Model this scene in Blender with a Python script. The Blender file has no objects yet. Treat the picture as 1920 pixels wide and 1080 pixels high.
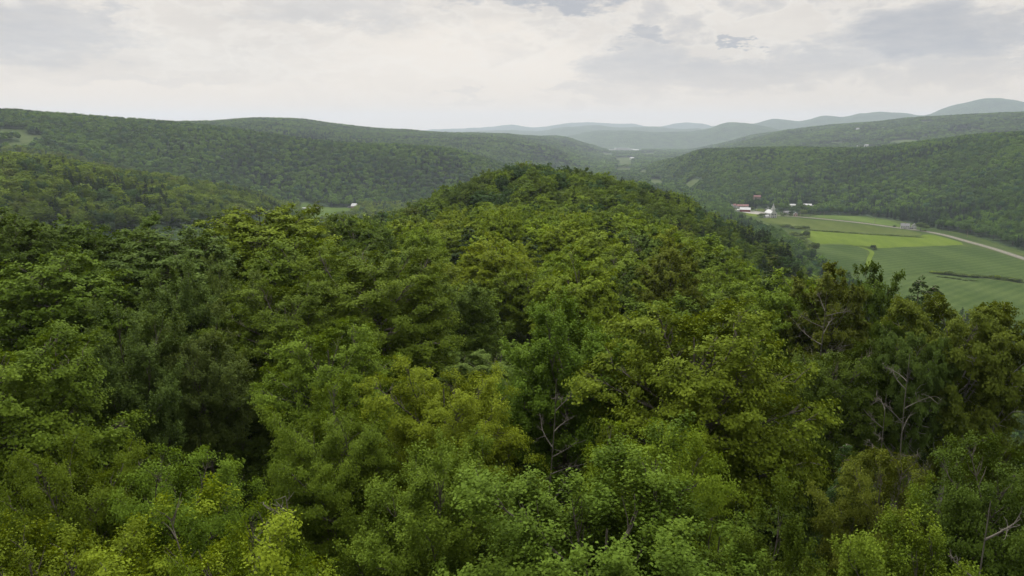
import bpy, bmesh, math, random
import numpy as np
from mathutils import Vector, geometry
R = math.radians
scene = bpy.context.scene
C = scene.collection

# ------------------------------------------------------------------ camera
F = 1387.0            # focal length in photo pixels (1920 wide)
PITCH = math.atan(290.0 / F)
CAMZ = 146.0
cam_d = bpy.data.cameras.new('camera'); cam = bpy.data.objects.new('camera', cam_d); C.objects.link(cam)
cam_d.sensor_width = 36.0; cam_d.lens = 36.0 * F / 1920.0
cam_d.clip_start = 0.5; cam_d.clip_end = 80000
cam.location = (0, 0, CAMZ); cam.rotation_euler = (math.pi / 2 - PITCH, 0, 0)
scene.camera = cam

# ------------------------------------------------------------------ render settings
scene.view_settings.view_transform = 'Standard'; scene.view_settings.look = 'None'
scene.view_settings.exposure = 0.0; scene.view_settings.gamma = 1.0
cy = scene.cycles
cy.max_bounces = 5; cy.diffuse_bounces = 3; cy.glossy_bounces = 1; cy.transmission_bounces = 3
cy.volume_bounces = 1; cy.transparent_max_bounces = 4; cy.caustics_reflective = False; cy.caustics_refractive = False
cy.use_adaptive_sampling = True; cy.adaptive_threshold = 0.012
cy.use_denoising = True
cy.sample_clamp_indirect = 6

# ------------------------------------------------------------------ world: overcast sky
SUN_EL, SUN_AZ = 52.0, -14.0     # azimuth measured from +Y towards +X
w = bpy.data.worlds.new('World'); scene.world = w; w.use_nodes = True
nt = w.node_tree; N = nt.nodes; L = nt.links; N.clear()
def nd(t, **k):
    n = N.new(t)
    for a, v in k.items(): setattr(n, a, v)
    return n
def mth(op, a, b=None, c=None, clamp=False):
    n = N.new('ShaderNodeMath'); n.operation = op; n.use_clamp = clamp
    for i, v in enumerate((a, b, c)):
        if v is None: continue
        if isinstance(v, (int, float)): n.inputs[i].default_value = v
        else: L.new(v, n.inputs[i])
    return n.outputs[0]
def mixc(f, a, b, typ='MIX'):
    n = N.new('ShaderNodeMix'); n.data_type = 'RGBA'; n.blend_type = typ
    for s, v in (('Factor', f), ('A', a), ('B', b)):
        i = [q for q in n.inputs if q.name == s and q.enabled][0]
        if isinstance(v, (int, float)): i.default_value = v
        elif isinstance(v, tuple): i.default_value = (*v, 1)
        else: L.new(v, i)
    return [q for q in n.outputs if q.enabled][0]
def sstep(x, a, b):
    n = N.new('ShaderNodeMapRange'); n.interpolation_type = 'SMOOTHSTEP'; L.new(x, n.inputs[0])
    n.inputs[1].default_value = a; n.inputs[2].default_value = b
    return n.outputs[0]
tc = nd('ShaderNodeTexCoord'); sep = nd('ShaderNodeSeparateXYZ'); L.new(tc.outputs['Generated'], sep.inputs[0])
dx, dy, dz = sep.outputs
az = mth('MULTIPLY', mth('ARCTAN2', dx, dy), 57.2958)
el = mth('MULTIPLY', mth('ARCSINE', dz), 57.2958)
def comb(x, y, z):
    n = N.new('ShaderNodeCombineXYZ')
    for i, v in enumerate((x, y, z)):
        if isinstance(v, (int, float)): n.inputs[i].default_value = v
        else: L.new(v, n.inputs[i])
    return n.outputs[0]
def noise(vec, scale, detail=6, rough=0.55, dist=0.0):
    n = N.new('ShaderNodeTexNoise'); L.new(vec, n.inputs['Vector'])
    n.inputs['Scale'].default_value = scale; n.inputs['Detail'].default_value = detail
    n.inputs['Roughness'].default_value = rough; n.inputs['Distortion'].default_value = dist
    return n.outputs['Fac']
# cloud-layer coordinates, flattened towards the horizon
cu = mth('MULTIPLY', az, 0.10); cv = mth('MULTIPLY', el, 0.30)
cvec = comb(cu, cv, 0.0)
warp = noise(cvec, 2.2, 7, 0.62)
warp2 = noise(comb(mth('ADD', cu, 7.3), cv, 3.1), 2.0, 7, 0.62)
wx = mth('ADD', az, mth('MULTIPLY', mth('SUBTRACT', warp, 0.5), 12.0))
wy = mth('ADD', el, mth('MULTIPLY', mth('SUBTRACT', warp2, 0.5), 5.2))
def px_dir(x, y):
    xc, yc = (x - 960) / F, (540 - y) / F
    X, Y, Z = xc, math.cos(PITCH) + yc * math.sin(PITCH), -math.sin(PITCH) + yc * math.cos(PITCH)
    return math.degrees(math.atan2(X, Y)), math.degrees(math.atan2(Z, math.hypot(X, Y)))
def bank(x, y, sx, sy):          # one cloud bank, soft top, firmer flat base
    a, e = px_dir(x, y); ra, re = sx / F * 57.3, sy / F * 57.3
    qx = mth('DIVIDE', mth('SUBTRACT', wx, a), ra); qy = mth('DIVIDE', mth('SUBTRACT', wy, e), re)
    d = mth('ADD', mth('MULTIPLY', qx, qx), mth('MULTIPLY', qy, qy))
    n = N.new('ShaderNodeMapRange'); n.interpolation_type = 'SMOOTHSTEP'; L.new(d, n.inputs[0])
    n.inputs[1].default_value = 1.5; n.inputs[2].default_value = 0.1
    return n.outputs[0]
base_n = noise(cvec, 0.9, 8, 0.6, 0.3)
fine_n = noise(comb(cu, mth('MULTIPLY', cv, 1.6), 5.0), 3.4, 9, 0.6)
warm = mth('MAXIMUM', bank(880, 130, 340, 75), bank(260, 185, 300, 40))
col = mixc(sstep(base_n, 0.35, 0.7), (0.755, 0.70, 0.635), (0.86, 0.80, 0.72))
col = mixc(mth('MULTIPLY', warm, 0.75), col, (0.97, 0.88, 0.77))
grey = None
for b, wgt in ((bank(50, 60, 170, 42), .62), (bank(600, 20, 150, 30), .42), (bank(1040, -14, 230, 26), 1.15), (bank(1185, 125, 100, 42), .62),
               (bank(1220, 72, 52, 15), .8), (bank(1402, 75, 20, 9), .9), (bank(1715, 70, 135, 50), .9), (bank(1385, 138, 190, 26), .62),
               (bank(1120, 172, 110, 16), .5), (bank(1880, 60, 70, 28), .75), (bank(1560, 112, 120, 22), .6), (bank(860, 184, 70, 10), .4), (bank(1900, 118, 80, 9), .4),
               (bank(300, 145, 150, 8), .25), (bank(180, 40, 40, 22), .55)):
    v = mth('MULTIPLY', b, wgt); grey = v if grey is None else mth('MAXIMUM', grey, v)
grey = mth('MULTIPLY', grey, mth('ADD', 0.55, mth('MULTIPLY', fine_n, 0.85)), clamp=True)
puff = noise(comb(mth('MULTIPLY', cu, 1.5), mth('MULTIPLY', cv, 1.0), 11.0), 1.5, 10, 0.58, 0.2)
side = sstep(az, -6.0, 12.0)
pf = mth('MULTIPLY', sstep(puff, 0.46, 0.66), mth('ADD', 0.08, mth('MULTIPLY', side, 0.46)))
edge = mth('MULTIPLY', mth('MULTIPLY', sstep(puff, 0.44, 0.50), mth('SUBTRACT', 1.0, sstep(puff, 0.50, 0.56))), 0.28)
col = mixc(edge, col, (0.95, 0.90, 0.82))
grey = mth('MAXIMUM', grey, pf)
col = mixc(grey, col, (0.45, 0.46, 0.49))
# mottled darker deck overhead
deck = noise(comb(mth('DIVIDE', dx, mth('MAXIMUM', dz, 0.15)), mth('DIVIDE', dy, mth('MAXIMUM', dz, 0.15)), 0.0), 1.1, 6, 0.6)
ov = sstep(el, 14.0, 62.0)
# the sun sits behind the deck ahead of the camera and lights that part of it from behind
_se, _sa = R(SUN_EL), R(SUN_AZ)
dot = mth('ADD', mth('ADD', mth('MULTIPLY', dx, math.sin(_sa) * math.cos(_se)), mth('MULTIPLY', dy, math.cos(_sa) * math.cos(_se))), mth('MULTIPLY', dz, math.sin(_se)))
lobe = mth('ADD', 0.38, mth('MULTIPLY', mth('POWER', mth('MAXIMUM', dot, 0.0), 5.0), 1.9))
over = mixc(1.0, mixc(sstep(deck, 0.35, 0.65), (2.3, 2.3, 2.3), (4.6, 4.4, 4.05)), comb(lobe, lobe, lobe), 'MULTIPLY')
back = sstep(dy, 0.1, -0.5)
col = mixc(mth('MULTIPLY', back, 0.55), col, (0.30, 0.31, 0.33))
col = mixc(mth('MULTIPLY', ov, 0.95), col, over)
col = mixc(mth('MULTIPLY', sstep(el, 5.5, 0.5), 0.85), col, (0.92, 0.76, 0.58))
col = mixc(sstep(el, 0.0, -4.0), col, (0.40, 0.42, 0.42))
sky = nd('ShaderNodeTexSky'); sky.sky_type = 'NISHITA'; sky.sun_disc = False
sky.sun_elevation = R(SUN_EL); sky.sun_rotation = R(SUN_AZ); sky.dust_density = 3.0
bg1 = nd('ShaderNodeBackground'); L.new(sky.outputs[0], bg1.inputs[0]); bg1.inputs[1].default_value = 0.08
bg2 = nd('ShaderNodeBackground'); L.new(col, bg2.inputs[0]); bg2.inputs[1].default_value = 1.0
mx = nd('ShaderNodeMixShader'); mx.inputs[0].default_value = 0.94
L.new(bg1.outputs[0], mx.inputs[1]); L.new(bg2.outputs[0], mx.inputs[2])
wo = nd('ShaderNodeOutputWorld'); L.new(mx.outputs[0], wo.inputs[0])
w.cycles.sampling_method = 'MANUAL'; w.cycles.sample_map_resolution = 512

sun_d = bpy.data.lights.new('sun', 'SUN'); sun_d.energy = 1.5; sun_d.angle = R(14); sun_d.color = (1, 0.93, 0.82)
sun = bpy.data.objects.new('sun', sun_d); C.objects.link(sun)
sd = Vector((math.sin(R(SUN_AZ)) * math.cos(R(SUN_EL)), math.cos(R(SUN_AZ)) * math.cos(R(SUN_EL)), math.sin(R(SUN_EL))))
sun.rotation_euler = sd.to_track_quat('Z', 'Y').to_euler(); sun.location = (0, 0, 400)

# ------------------------------------------------------------------ helpers
def tag(o, label=None, cat=None, group=None, kind=None):
    if label: o['label'] = label
    if cat: o['category'] = cat
    if group: o['group'] = group
    if kind: o['kind'] = kind
    return o
def empty(name, loc, rz=0):
    o = bpy.data.objects.new(name, None); C.objects.link(o); o.location = loc; o.rotation_euler = (0, 0, rz); o.empty_display_size = 1
    return o
def mesh_np(name, V, Q, mats=None, midx=None, attr=None, tris=False):
    """V (n,3), Q (m,4) or (m,3) -> mesh"""
    me = bpy.data.meshes.new(name); V = np.asarray(V, np.float32); Q = np.asarray(Q, np.int32); k = Q.shape[1]
    me.vertices.add(len(V)); me.vertices.foreach_set('co', V.ravel())
    me.loops.add(Q.size); me.loops.foreach_set('vertex_index', Q.ravel())
    me.polygons.add(len(Q)); me.polygons.foreach_set('loop_start', np.arange(0, Q.size, k, dtype=np.int32))
    if midx is not None: me.polygons.foreach_set('material_index', np.asarray(midx, np.int32))
    me.update(calc_edges=True)
    for m in (mats or []): me.materials.append(m)
    for n, a in (attr or {}).items():
        at_ = me.attributes.new(n, 'FLOAT', 'FACE'); at_.data.foreach_set('value', np.asarray(a, np.float32))
    return me
def link(name, me, parent=None, loc=None):
    o = bpy.data.objects.new(name, me); C.objects.link(o)
    if parent is not None: o.parent = parent
    if loc is not None: o.location = loc
    return o
def at(x, y, r):
    """world point seen at photo pixel x, y at horizontal distance r"""
    xc, yc = (x - 960) / F, (540 - y) / F
    X, Y, Z = xc, math.cos(PITCH) + yc * math.sin(PITCH), -math.sin(PITCH) + yc * math.cos(PITCH)
    k = r / math.hypot(X, Y)
    return (X * k, Y * k, CAMZ + Z * k)
def on_floor(x, y, z=0.0):
    xc, yc = (x - 960) / F, (540 - y) / F
    X, Y, Z = xc, math.cos(PITCH) + yc * math.sin(PITCH), -math.sin(PITCH) + yc * math.cos(PITCH)
    k = (z - CAMZ) / Z
    return (X * k, Y * k)
def azx(x):     # azimuth (deg) of photo column x at mid-distance rows
    xc = (x - 960) / F
    return math.degrees(math.atan2(xc, 1.03))

# ------------------------------------------------------------------ terrain control lines
# every line crosses all azimuths: entries (column, distance, ground height) in order of distance
TH = 17.0      # canopy height on the ridge
TF = 14.0      # canopy height on the hills
def H(x, r, h, t=TH): return (x, r, CAMZ - h - t)          # canopy h metres below the camera
def S(x, y, r, t=TF): return (x, r, at(x, y, r)[2] - t)   # canopy silhouette at row y
def G(x, r, z): return (x, r, z)
LINES = [
 [H(-900, 25, 12), H(600, 25, 11.5), H(1300, 25, 12), H(1600, 25, 14), H(2600, 25, 15)],
 [H(-900, 50, 14), H(0, 50, 12.5), H(600, 50, 12.5), H(1300, 50, 12.5), H(1500, 50, 13.5), H(1700, 50, 15), H(1920, 50, 18.5), H(2600, 50, 22)],
 [H(-900, 85, 15), H(-200, 85, 7.5), H(0, 85, 6.8), H(300, 85, 7.4), H(480, 85, 7.2), H(600, 85, 10.5), H(800, 85, 14.5), H(1100, 85, 15), H(1300, 85, 15), H(1500, 85, 16.5), H(1700, 85, 20.5), H(1920, 85, 32), H(2600, 85, 40)],
 [H(-900, 130, 60), H(0, 130, 38), H(300, 130, 28), H(450, 130, 21), H(560, 130, 15.5), H(600, 130, 15.5), H(700, 130, 16), H(800, 130, 16.5), H(1100, 130, 17), H(1300, 130, 19), H(1500, 130, 24), H(1700, 130, 36), H(1920, 130, 50), H(2600, 130, 62)],
 [H(-900, 220, 100), H(0, 220, 90), H(300, 220, 75), H(450, 220, 52), H(600, 220, 29), H(700, 220, 25), H(800, 220, 22), H(960, 220, 20.5), H(1100, 220, 20.5), H(1300, 220, 28), H(1500, 220, 46), H(1700, 220, 75), H(1920, 220, 96), H(2600, 220, 105)],
 [H(-900, 270, 106), H(0, 270, 100), H(300, 270, 84), H(480, 265, 57), H(600, 260, 36), H(700, 270, 31), H(800, 272, 27.5), H(960, 275, 25.5), H(1100, 280, 25.5), H(1200, 290, 29), H(1300, 300, 37), H(1500, 290, 60), H(1700, 275, 92), H(1920, 260, 108), H(2600, 250, 118)],
 [H(-900, 320, 110), H(0, 320, 108), H(300, 320, 90), H(480, 310, 62), H(580, 300, 44), S(650, 416, 300, TH), S(760, 384, 320, TH), S(850, 347, 335, TH), S(900, 325, 345, TH), S(950, 308, 350, TH), S(1000, 301, 355, TH), S(1060, 310, 365, TH),
  S(1130, 322, 385, TH), S(1200, 338, 410, TH), S(1250, 352, 430, TH), S(1300, 369, 450, TH), S(1350, 396, 465, TH), S(1400, 415, 470, TH), S(1450, 430, 450, TH), S(1500, 464, 420, TH), H(1600, 350, 88), H(1700, 320, 103), H(1920, 300, 115), H(2600, 280, 125)],
 [G(-900, 480, 70), G(0, 480, 54), G(300, 500, 48), G(420, 560, 28), G(500, 650, 6), G(600, 800, 0), G(1300, 760, 0), G(1400, 740, 0), G(1500, 650, 0), G(1600, 540, 0), G(1700, 480, 0), G(1920, 400, 0), G(2600, 360, 0)],
 [S(-900, 262, 800), S(0, 285, 850), S(117, 295, 870), S(183, 309, 900), S(300, 325, 950), S(417, 345, 1000), S(483, 362, 1050), S(517, 382, 1080), G(560, 1100, 0), G(1300, 1000, 0), G(1500, 900, 0), G(1600, 800, 0), G(1700, 700, 0), G(1920, 560, 0), G(2600, 450, 0)],
 [G(-900, 1150, 90), G(0, 1150, 60), G(300, 1280, 22), G(480, 1420, 2), G(560, 1460, 0), G(700, 1480, 0), G(900, 1550, 0), G(1050, 1700, 0), G(1180, 2300, 0), G(1230, 2500, 0), G(1330, 1720, 0), G(1400, 1600, 0), G(1500, 1570, 0), G(1600, 1510, 0), G(1690, 1430, 0), G(1750, 1370, 0), G(1850, 1240, 0), G(1920, 1140, 0), G(2600, 850, 0)],
 [S(-900, 200, 2000), S(0, 205, 1950), S(100, 212, 1950), S(200, 220, 1950), S(333, 228, 1900), S(500, 245, 1900), S(633, 262, 1850), S(773, 269, 1850), S(847, 277, 1900), S(893, 289, 1950), S(940, 303, 2000), G(1010, 2100, 6), G(1080, 2400, 0), G(1200, 2900, 0),
  S(1235, 302, 2950), S(1280, 292, 2700), S(1330, 279, 2500), S(1513, 275, 2250), S(1613, 277, 2200), S(1747, 265, 2150), S(1847, 254, 2100), S(1920, 249, 2050), S(2600, 235, 1900)],
 [G(-900, 2400, 150), G(0, 2400, 130), G(333, 2300, 110), G(600, 2350, 60), G(800, 2400, 50), G(950, 2500, 10), G(1080, 2700, 0), G(1280, 3100, 0), G(1400, 3000, 15), G(1600, 2800, 20), G(1920, 2700, 40), G(2600, 2700, 60)],
 [G(-900, 2900, 160), G(0, 2900, 140), G(333, 2600, 125), S(480, 236, 2700), S(640, 247, 2900), S(767, 254, 3000), S(850, 257, 3100), S(930, 260, 3200), S(990, 269, 3300), S(1040, 282, 3400), S(1080, 294, 3500), G(1130, 3600, 0), G(1290, 3700, 0), G(1400, 3600, 40), G(1600, 3400, 60), G(1920, 3300, 90), G(2600, 3300, 100)],
 [S(-900, 215, 3400), S(0, 226, 3300), S(340, 225, 3200), S(480, 219, 3300), S(540, 220, 3400), S(640, 233, 3700), S(740, 243, 4100), S(840, 248, 4700), S(940, 249, 5200), S(990, 253, 5500), S(1047, 256, 5700), S(1107, 271, 5900), G(1150, 6000, 0), G(1290, 6400, 0), S(1350, 268, 6300), S(1420, 252, 6200), S(1497, 239, 6000), S(1597, 232, 5500), S(1730, 220, 5000), S(1813, 216, 4800), S(1913, 211, 4600), S(2600, 200, 4500)],
 [G(-900, 6000, 80), G(1000, 7300, 0), G(1300, 7400, 0), G(1500, 7400, 60), G(2600, 7000, 150)],
 [S(-900, 262, 8500), S(900, 262, 8500), S(1050, 254, 8500), S(1100, 245, 8600), S(1150, 239, 8600), S(1230, 241, 8600), S(1320, 238, 8600), S(1363, 226.5, 8600), S(1423, 230, 8600), S(1500, 240, 8600), S(2600, 235, 8600)],
 [G(-900, 9600, 60), G(2600, 9600, 100)],
 [S(-900, 250, 11500), S(850, 246, 11500), S(1000, 241, 11500), S(1080, 235, 11500), S(1150, 236, 11500), S(1240, 238, 11500), S(1340, 239, 11300), S(1423, 230, 11300), S(1453, 221, 11000), S(1500, 228, 11000), S(1550, 217, 11000), S(1580, 219, 11000), S(1617, 212, 11000), S(1647, 210, 11000), S(1697, 209, 11000), S(1730, 212, 11000),
  S(1780, 200, 10800), S(1820, 190, 10800), S(1860, 183, 10800), S(1890, 185, 10800), S(1920, 188, 10800), S(2000, 196, 10800), S(2600, 215, 10800)],
 [G(-900, 13000, 60), G(2600, 13000, 100)],
 [S(-900, 247, 16000), S(700, 245, 16000), S(740, 243, 16000), S(850, 241, 16000), S(900, 238, 16000), S(950, 234, 16000), S(1000, 236, 16000), S(1080, 228, 16000), S(1130, 229, 16000), S(1190, 232, 16000), S(1230, 236, 16000), S(1270, 231, 16000), S(1300, 229, 16000), S(1345, 236, 16000), S(1450, 233, 16000), S(2600, 235, 16000)],
 [G(-900, 18400, 0), G(2600, 18400, 0)],
]
def pchip(xk, yk, x):
    xk = np.asarray(xk, float); yk = np.asarray(yk, float)
    h = np.diff(xk); d = np.diff(yk) / h; m = np.zeros(len(xk))
    if len(xk) > 2:
        w1 = 2 * h[1:] + h[:-1]; w2 = h[1:] + 2 * h[:-1]
        ok = d[:-1] * d[1:] > 0
        with np.errstate(divide='ignore', invalid='ignore'):
            hm = (w1 + w2) / (w1 / d[:-1] + w2 / d[1:])
        m[1:-1] = np.where(ok, hm, 0)
    m[0], m[-1] = d[0], d[-1]
    x = np.clip(x, xk[0], xk[-1]); i = np.clip(np.searchsorted(xk, x) - 1, 0, len(h) - 1)
    t = (x - xk[i]) / h[i]
    return yk[i] * (1 + 2 * t) * (1 - t) ** 2 + m[i] * h[i] * t * (1 - t) ** 2 + yk[i + 1] * t * t * (3 - 2 * t) + m[i + 1] * h[i] * t * t * (t - 1)

def vnoise(x, y, seed=0):
    """smooth value noise, vectorised"""
    xi = np.floor(x).astype(np.int64); yi = np.floor(y).astype(np.int64); fx = x - xi; fy = y - yi
    def hsh(a, b):
        n = (a * 374761393 + b * 668265263 + seed * 1442695041) & 0x7fffffff
        n = ((n ^ (n >> 13)) * 1274126177) & 0x7fffffff
        return ((n ^ (n >> 16)) & 0xffff) / 65535.0
    u = fx * fx * (3 - 2 * fx); v = fy * fy * (3 - 2 * fy)
    return (hsh(xi, yi) * (1 - u) + hsh(xi + 1, yi) * u) * (1 - v) + (hsh(xi, yi + 1) * (1 - u) + hsh(xi + 1, yi + 1) * u) * v
def fbm(x, y, seed=0, o=4):
    s = 0; a = 1; t = 0
    for k in range(o):
        s = s + a * vnoise(x * 2 ** k + 17 * k, y * 2 ** k, seed + k); t += a; a *= .5
    return s / t

AZ = np.concatenate([np.arange(-180, -54, 3.0), np.arange(-54, 54, 0.3), np.arange(54, 180.1, 3.0)])
RG = np.concatenate([[0.0], np.geomspace(3, 18400, 350)])
RL = np.log(np.maximum(RG, 1.0))
lr, lz = [], []
for ln in LINES:
    a = [azx(p[0]) for p in ln]
    # wrap round the back of the camera
    a = a + [a[0] + 360]; rr = [p[1] for p in ln]; rr.append(rr[0]); zz = [p[2] for p in ln]; zz.append(zz[0])
    aa = np.where(AZ < a[0], AZ + 360, AZ)
    lr.append(pchip(a, rr, aa)); lz.append(pchip(a, zz, aa))
lr = np.array(lr); lz = np.array(lz)
ZG = np.zeros((len(AZ), len(RG)))
for i in range(len(AZ)):
    rk = np.concatenate([[0], lr[:, i]]); zk = np.concatenate([[CAMZ - 11 - TH], lz[:, i]])
    ZG[i] = pchip(rk, zk, RG)
AA, RR = np.meshgrid(np.radians(AZ), RG, indexing='ij')
GX = np.sin(AA) * RR; GY = np.cos(AA) * RR
hilly = np.clip(ZG / 40.0, 0, 1) * np.clip((RR - 500) / 400, 0, 1)
amp = 26 * np.clip(RR / 2500, 0.7, 5)
# gullies and shoulders on the hillsides
ZG += hilly * amp * (fbm(GX / 420, GY / 420, 5) - 0.5) * np.clip(1.2 - RR / 30000, 0, 1)
ZG += hilly * np.clip((RR - 6000) / 4000, 0, 1) * 60 * (fbm(GX / 1900, GY / 1900, 9) - 0.5)
def ground(x, y):
    x = np.asarray(x, float); y = np.asarray(y, float)
    a = np.degrees(np.arctan2(x, y)); r = np.hypot(x, y)
    i = np.clip(np.searchsorted(AZ, a) - 1, 0, len(AZ) - 2); u = (a - AZ[i]) / (AZ[i + 1] - AZ[i])
    j = np.clip(np.searchsorted(RG, r) - 1, 0, len(RG) - 2); v = np.clip((r - RG[j]) / (RG[j + 1] - RG[j]), 0, 1)
    return (ZG[i, j] * (1 - u) + ZG[i + 1, j] * u) * (1 - v) + (ZG[i, j + 1] * (1 - u) + ZG[i + 1, j + 1] * u) * v
def gz(x, y): return float(ground(x, y))

# ------------------------------------------------------------------ materials
def mat(name, color, rough=0.8, var=0.25, scale=1.0, spec=0.3, bump=0.0, color2=None, coord='Object', detail=5):
    m = bpy.data.materials.new(name); m.use_nodes = True; t = m.node_tree; b = t.nodes['Principled BSDF']
    b.inputs['Roughness'].default_value = rough; b.inputs['Specular IOR Level'].default_value = spec
    tcn = t.nodes.new('ShaderNodeTexCoord'); n = t.nodes.new('ShaderNodeTexNoise'); n.inputs['Scale'].default_value = scale; n.inputs['Detail'].default_value = detail
    t.links.new(tcn.outputs[coord], n.inputs['Vector'])
    r = t.nodes.new('ShaderNodeValToRGB'); t.links.new(n.outputs['Fac'], r.inputs[0])
    c2 = color2 or tuple(min(1, c * (1 + var)) for c in color)
    c1 = color if color2 else tuple(c * (1 - var) for c in color)
    r.color_ramp.elements[0].position = 0.32; r.color_ramp.elements[0].color = (*c1, 1)
    r.color_ramp.elements[1].position = 0.68; r.color_ramp.elements[1].color = (*c2, 1)
    t.links.new(r.outputs[0], b.inputs['Base Color'])
    if bump:
        bp = t.nodes.new('ShaderNodeBump'); bp.inputs['Strength'].default_value = bump; bp.inputs['Distance'].default_value = 0.05
        t.links.new(n.outputs['Fac'], bp.inputs['Height']); t.links.new(bp.outputs[0], b.inputs['Normal'])
    return m
def leaf_mat(name, source):
    """foliage; the tree's own colour comes from the object colour (single trees) or from the tint of the scattered point"""
    m = bpy.data.materials.new(name); m.use_nodes = True; t = m.node_tree; n = t.nodes; l = t.links; n.clear()
    out = n.new('ShaderNodeOutputMaterial')
    if source == 'object':
        s = n.new('ShaderNodeObjectInfo').outputs['Color']
    else:
        a = n.new('ShaderNodeAttribute'); a.attribute_type = 'INSTANCER'; a.attribute_name = 'tint'; s = a.outputs['Color']
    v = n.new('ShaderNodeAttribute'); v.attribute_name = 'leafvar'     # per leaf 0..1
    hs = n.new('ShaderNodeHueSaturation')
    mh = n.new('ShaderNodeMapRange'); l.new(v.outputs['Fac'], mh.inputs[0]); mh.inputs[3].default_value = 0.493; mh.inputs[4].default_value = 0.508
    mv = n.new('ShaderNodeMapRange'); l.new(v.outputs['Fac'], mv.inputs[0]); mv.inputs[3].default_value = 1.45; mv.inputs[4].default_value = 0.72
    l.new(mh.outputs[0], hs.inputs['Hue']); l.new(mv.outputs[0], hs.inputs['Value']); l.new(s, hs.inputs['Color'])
    p = n.new('ShaderNodeBsdfPrincipled'); l.new(hs.outputs[0], p.inputs['Base Color']); p.inputs['Roughness'].default_value = 0.65; p.inputs['Specular IOR Level'].default_value = 0.05; hs.inputs['Saturation'].default_value = 1.0
    tr = n.new('ShaderNodeBsdfTranslucent')
    tcx = n.new('ShaderNodeMix'); tcx.data_type = 'RGBA'; tcx.blend_type = 'MULTIPLY'; tcx.inputs[0].default_value = 1.0
    l.new(hs.outputs[0], tcx.inputs[6]); tcx.inputs[7].default_value = (1.25, 1.15, 0.45, 1); l.new(tcx.outputs[2], tr.inputs[0])
    mxs = n.new('ShaderNodeMixShader'); mxs.inputs[0].default_value = 0.22
    l.new(p.outputs[0], mxs.inputs[1]); l.new(tr.outputs[0], mxs.inputs[2]); l.new(mxs.outputs[0], out.inputs[0])
    return m
M = {}
M['leaf'] = leaf_mat('leaf', 'object'); M['leaf_far'] = leaf_mat('leaf_distant', 'point')
M['bark'] = mat('bark', (0.055, 0.046, 0.036), 0.9, scale=3.0, color2=(0.15, 0.132, 0.108), bump=0.6)
M['palebark'] = mat('pale_bark', (0.13, 0.12, 0.10), 0.9, scale=2.0, color2=(0.30, 0.28, 0.25), bump=0.4)
M['deadwood'] = mat('dead_wood', (0.07, 0.062, 0.05), 0.9, scale=2.0, color2=(0.15, 0.137, 0.115), bump=0.4)
M['soil'] = mat('forest_floor', (0.018, 0.026, 0.010), 0.95, scale=0.35, color2=(0.035, 0.05, 0.018), spec=0.1)

# terrain sheet: forest floor near, wooded hills beyond the last single trees
tm = bpy.data.materials.new('wooded_ground'); tm.use_nodes = True; t = tm.node_tree; b = t.nodes['Principled BSDF']
b.inputs['Roughness'].default_value = 0.95; b.inputs['Specular IOR Level'].default_value = 0.1
g = t.nodes.new('ShaderNodeNewGeometry')
def tn(scale, detail=5, rough=0.6):
    n = t.nodes.new('ShaderNodeTexNoise'); n.inputs['Scale'].default_value = scale; n.inputs['Detail'].default_value = detail; n.inputs['Roughness'].default_value = rough
    t.links.new(g.outputs['Position'], n.inputs['Vector']); return n.outputs['Fac']
r1 = t.nodes.new('ShaderNodeValToRGB'); t.links.new(tn(0.012, 10, 0.68), r1.inputs[0])
r1.color_ramp.elements[0].position = 0.36; r1.color_ramp.elements[0].color = (0.016, 0.03, 0.013, 1)
r1.color_ramp.elements[1].position = 0.66; r1.color_ramp.elements[1].color = (0.05, 0.085, 0.028, 1)
t.links.new(r1.outputs[0], b.inputs['Base Color'])
vo = t.nodes.new('ShaderNodeTexVoronoi'); vo.inputs['Scale'].default_value = 0.06; t.links.new(g.outputs['Position'], vo.inputs['Vector'])
bp = t.nodes.new('ShaderNodeBump'); bp.inputs['Strength'].default_value = 1.0; bp.inputs['Distance'].default_value = 9.0; bp.invert = True
t.links.new(vo.outputs['Distance'], bp.inputs['Height']); t.links.new(bp.outputs[0], b.inputs['Normal'])
na, nr = len(AZ), len(RG)
V = np.stack([GX, GY, ZG], -1).reshape(-1, 3)
ii, jj = np.meshgrid(np.arange(na - 1), np.arange(nr - 1), indexing='ij')
a0 = (ii * nr + jj).ravel()
me = mesh_np('terrain', V, np.stack([a0, a0 + nr, a0 + nr + 1, a0 + 1], -1)[:, ::-1], [tm])
me.polygons.foreach_set('use_smooth', np.ones(len(me.polygons), bool))
terrain = tag(link('terrain', me), kind='structure')

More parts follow.
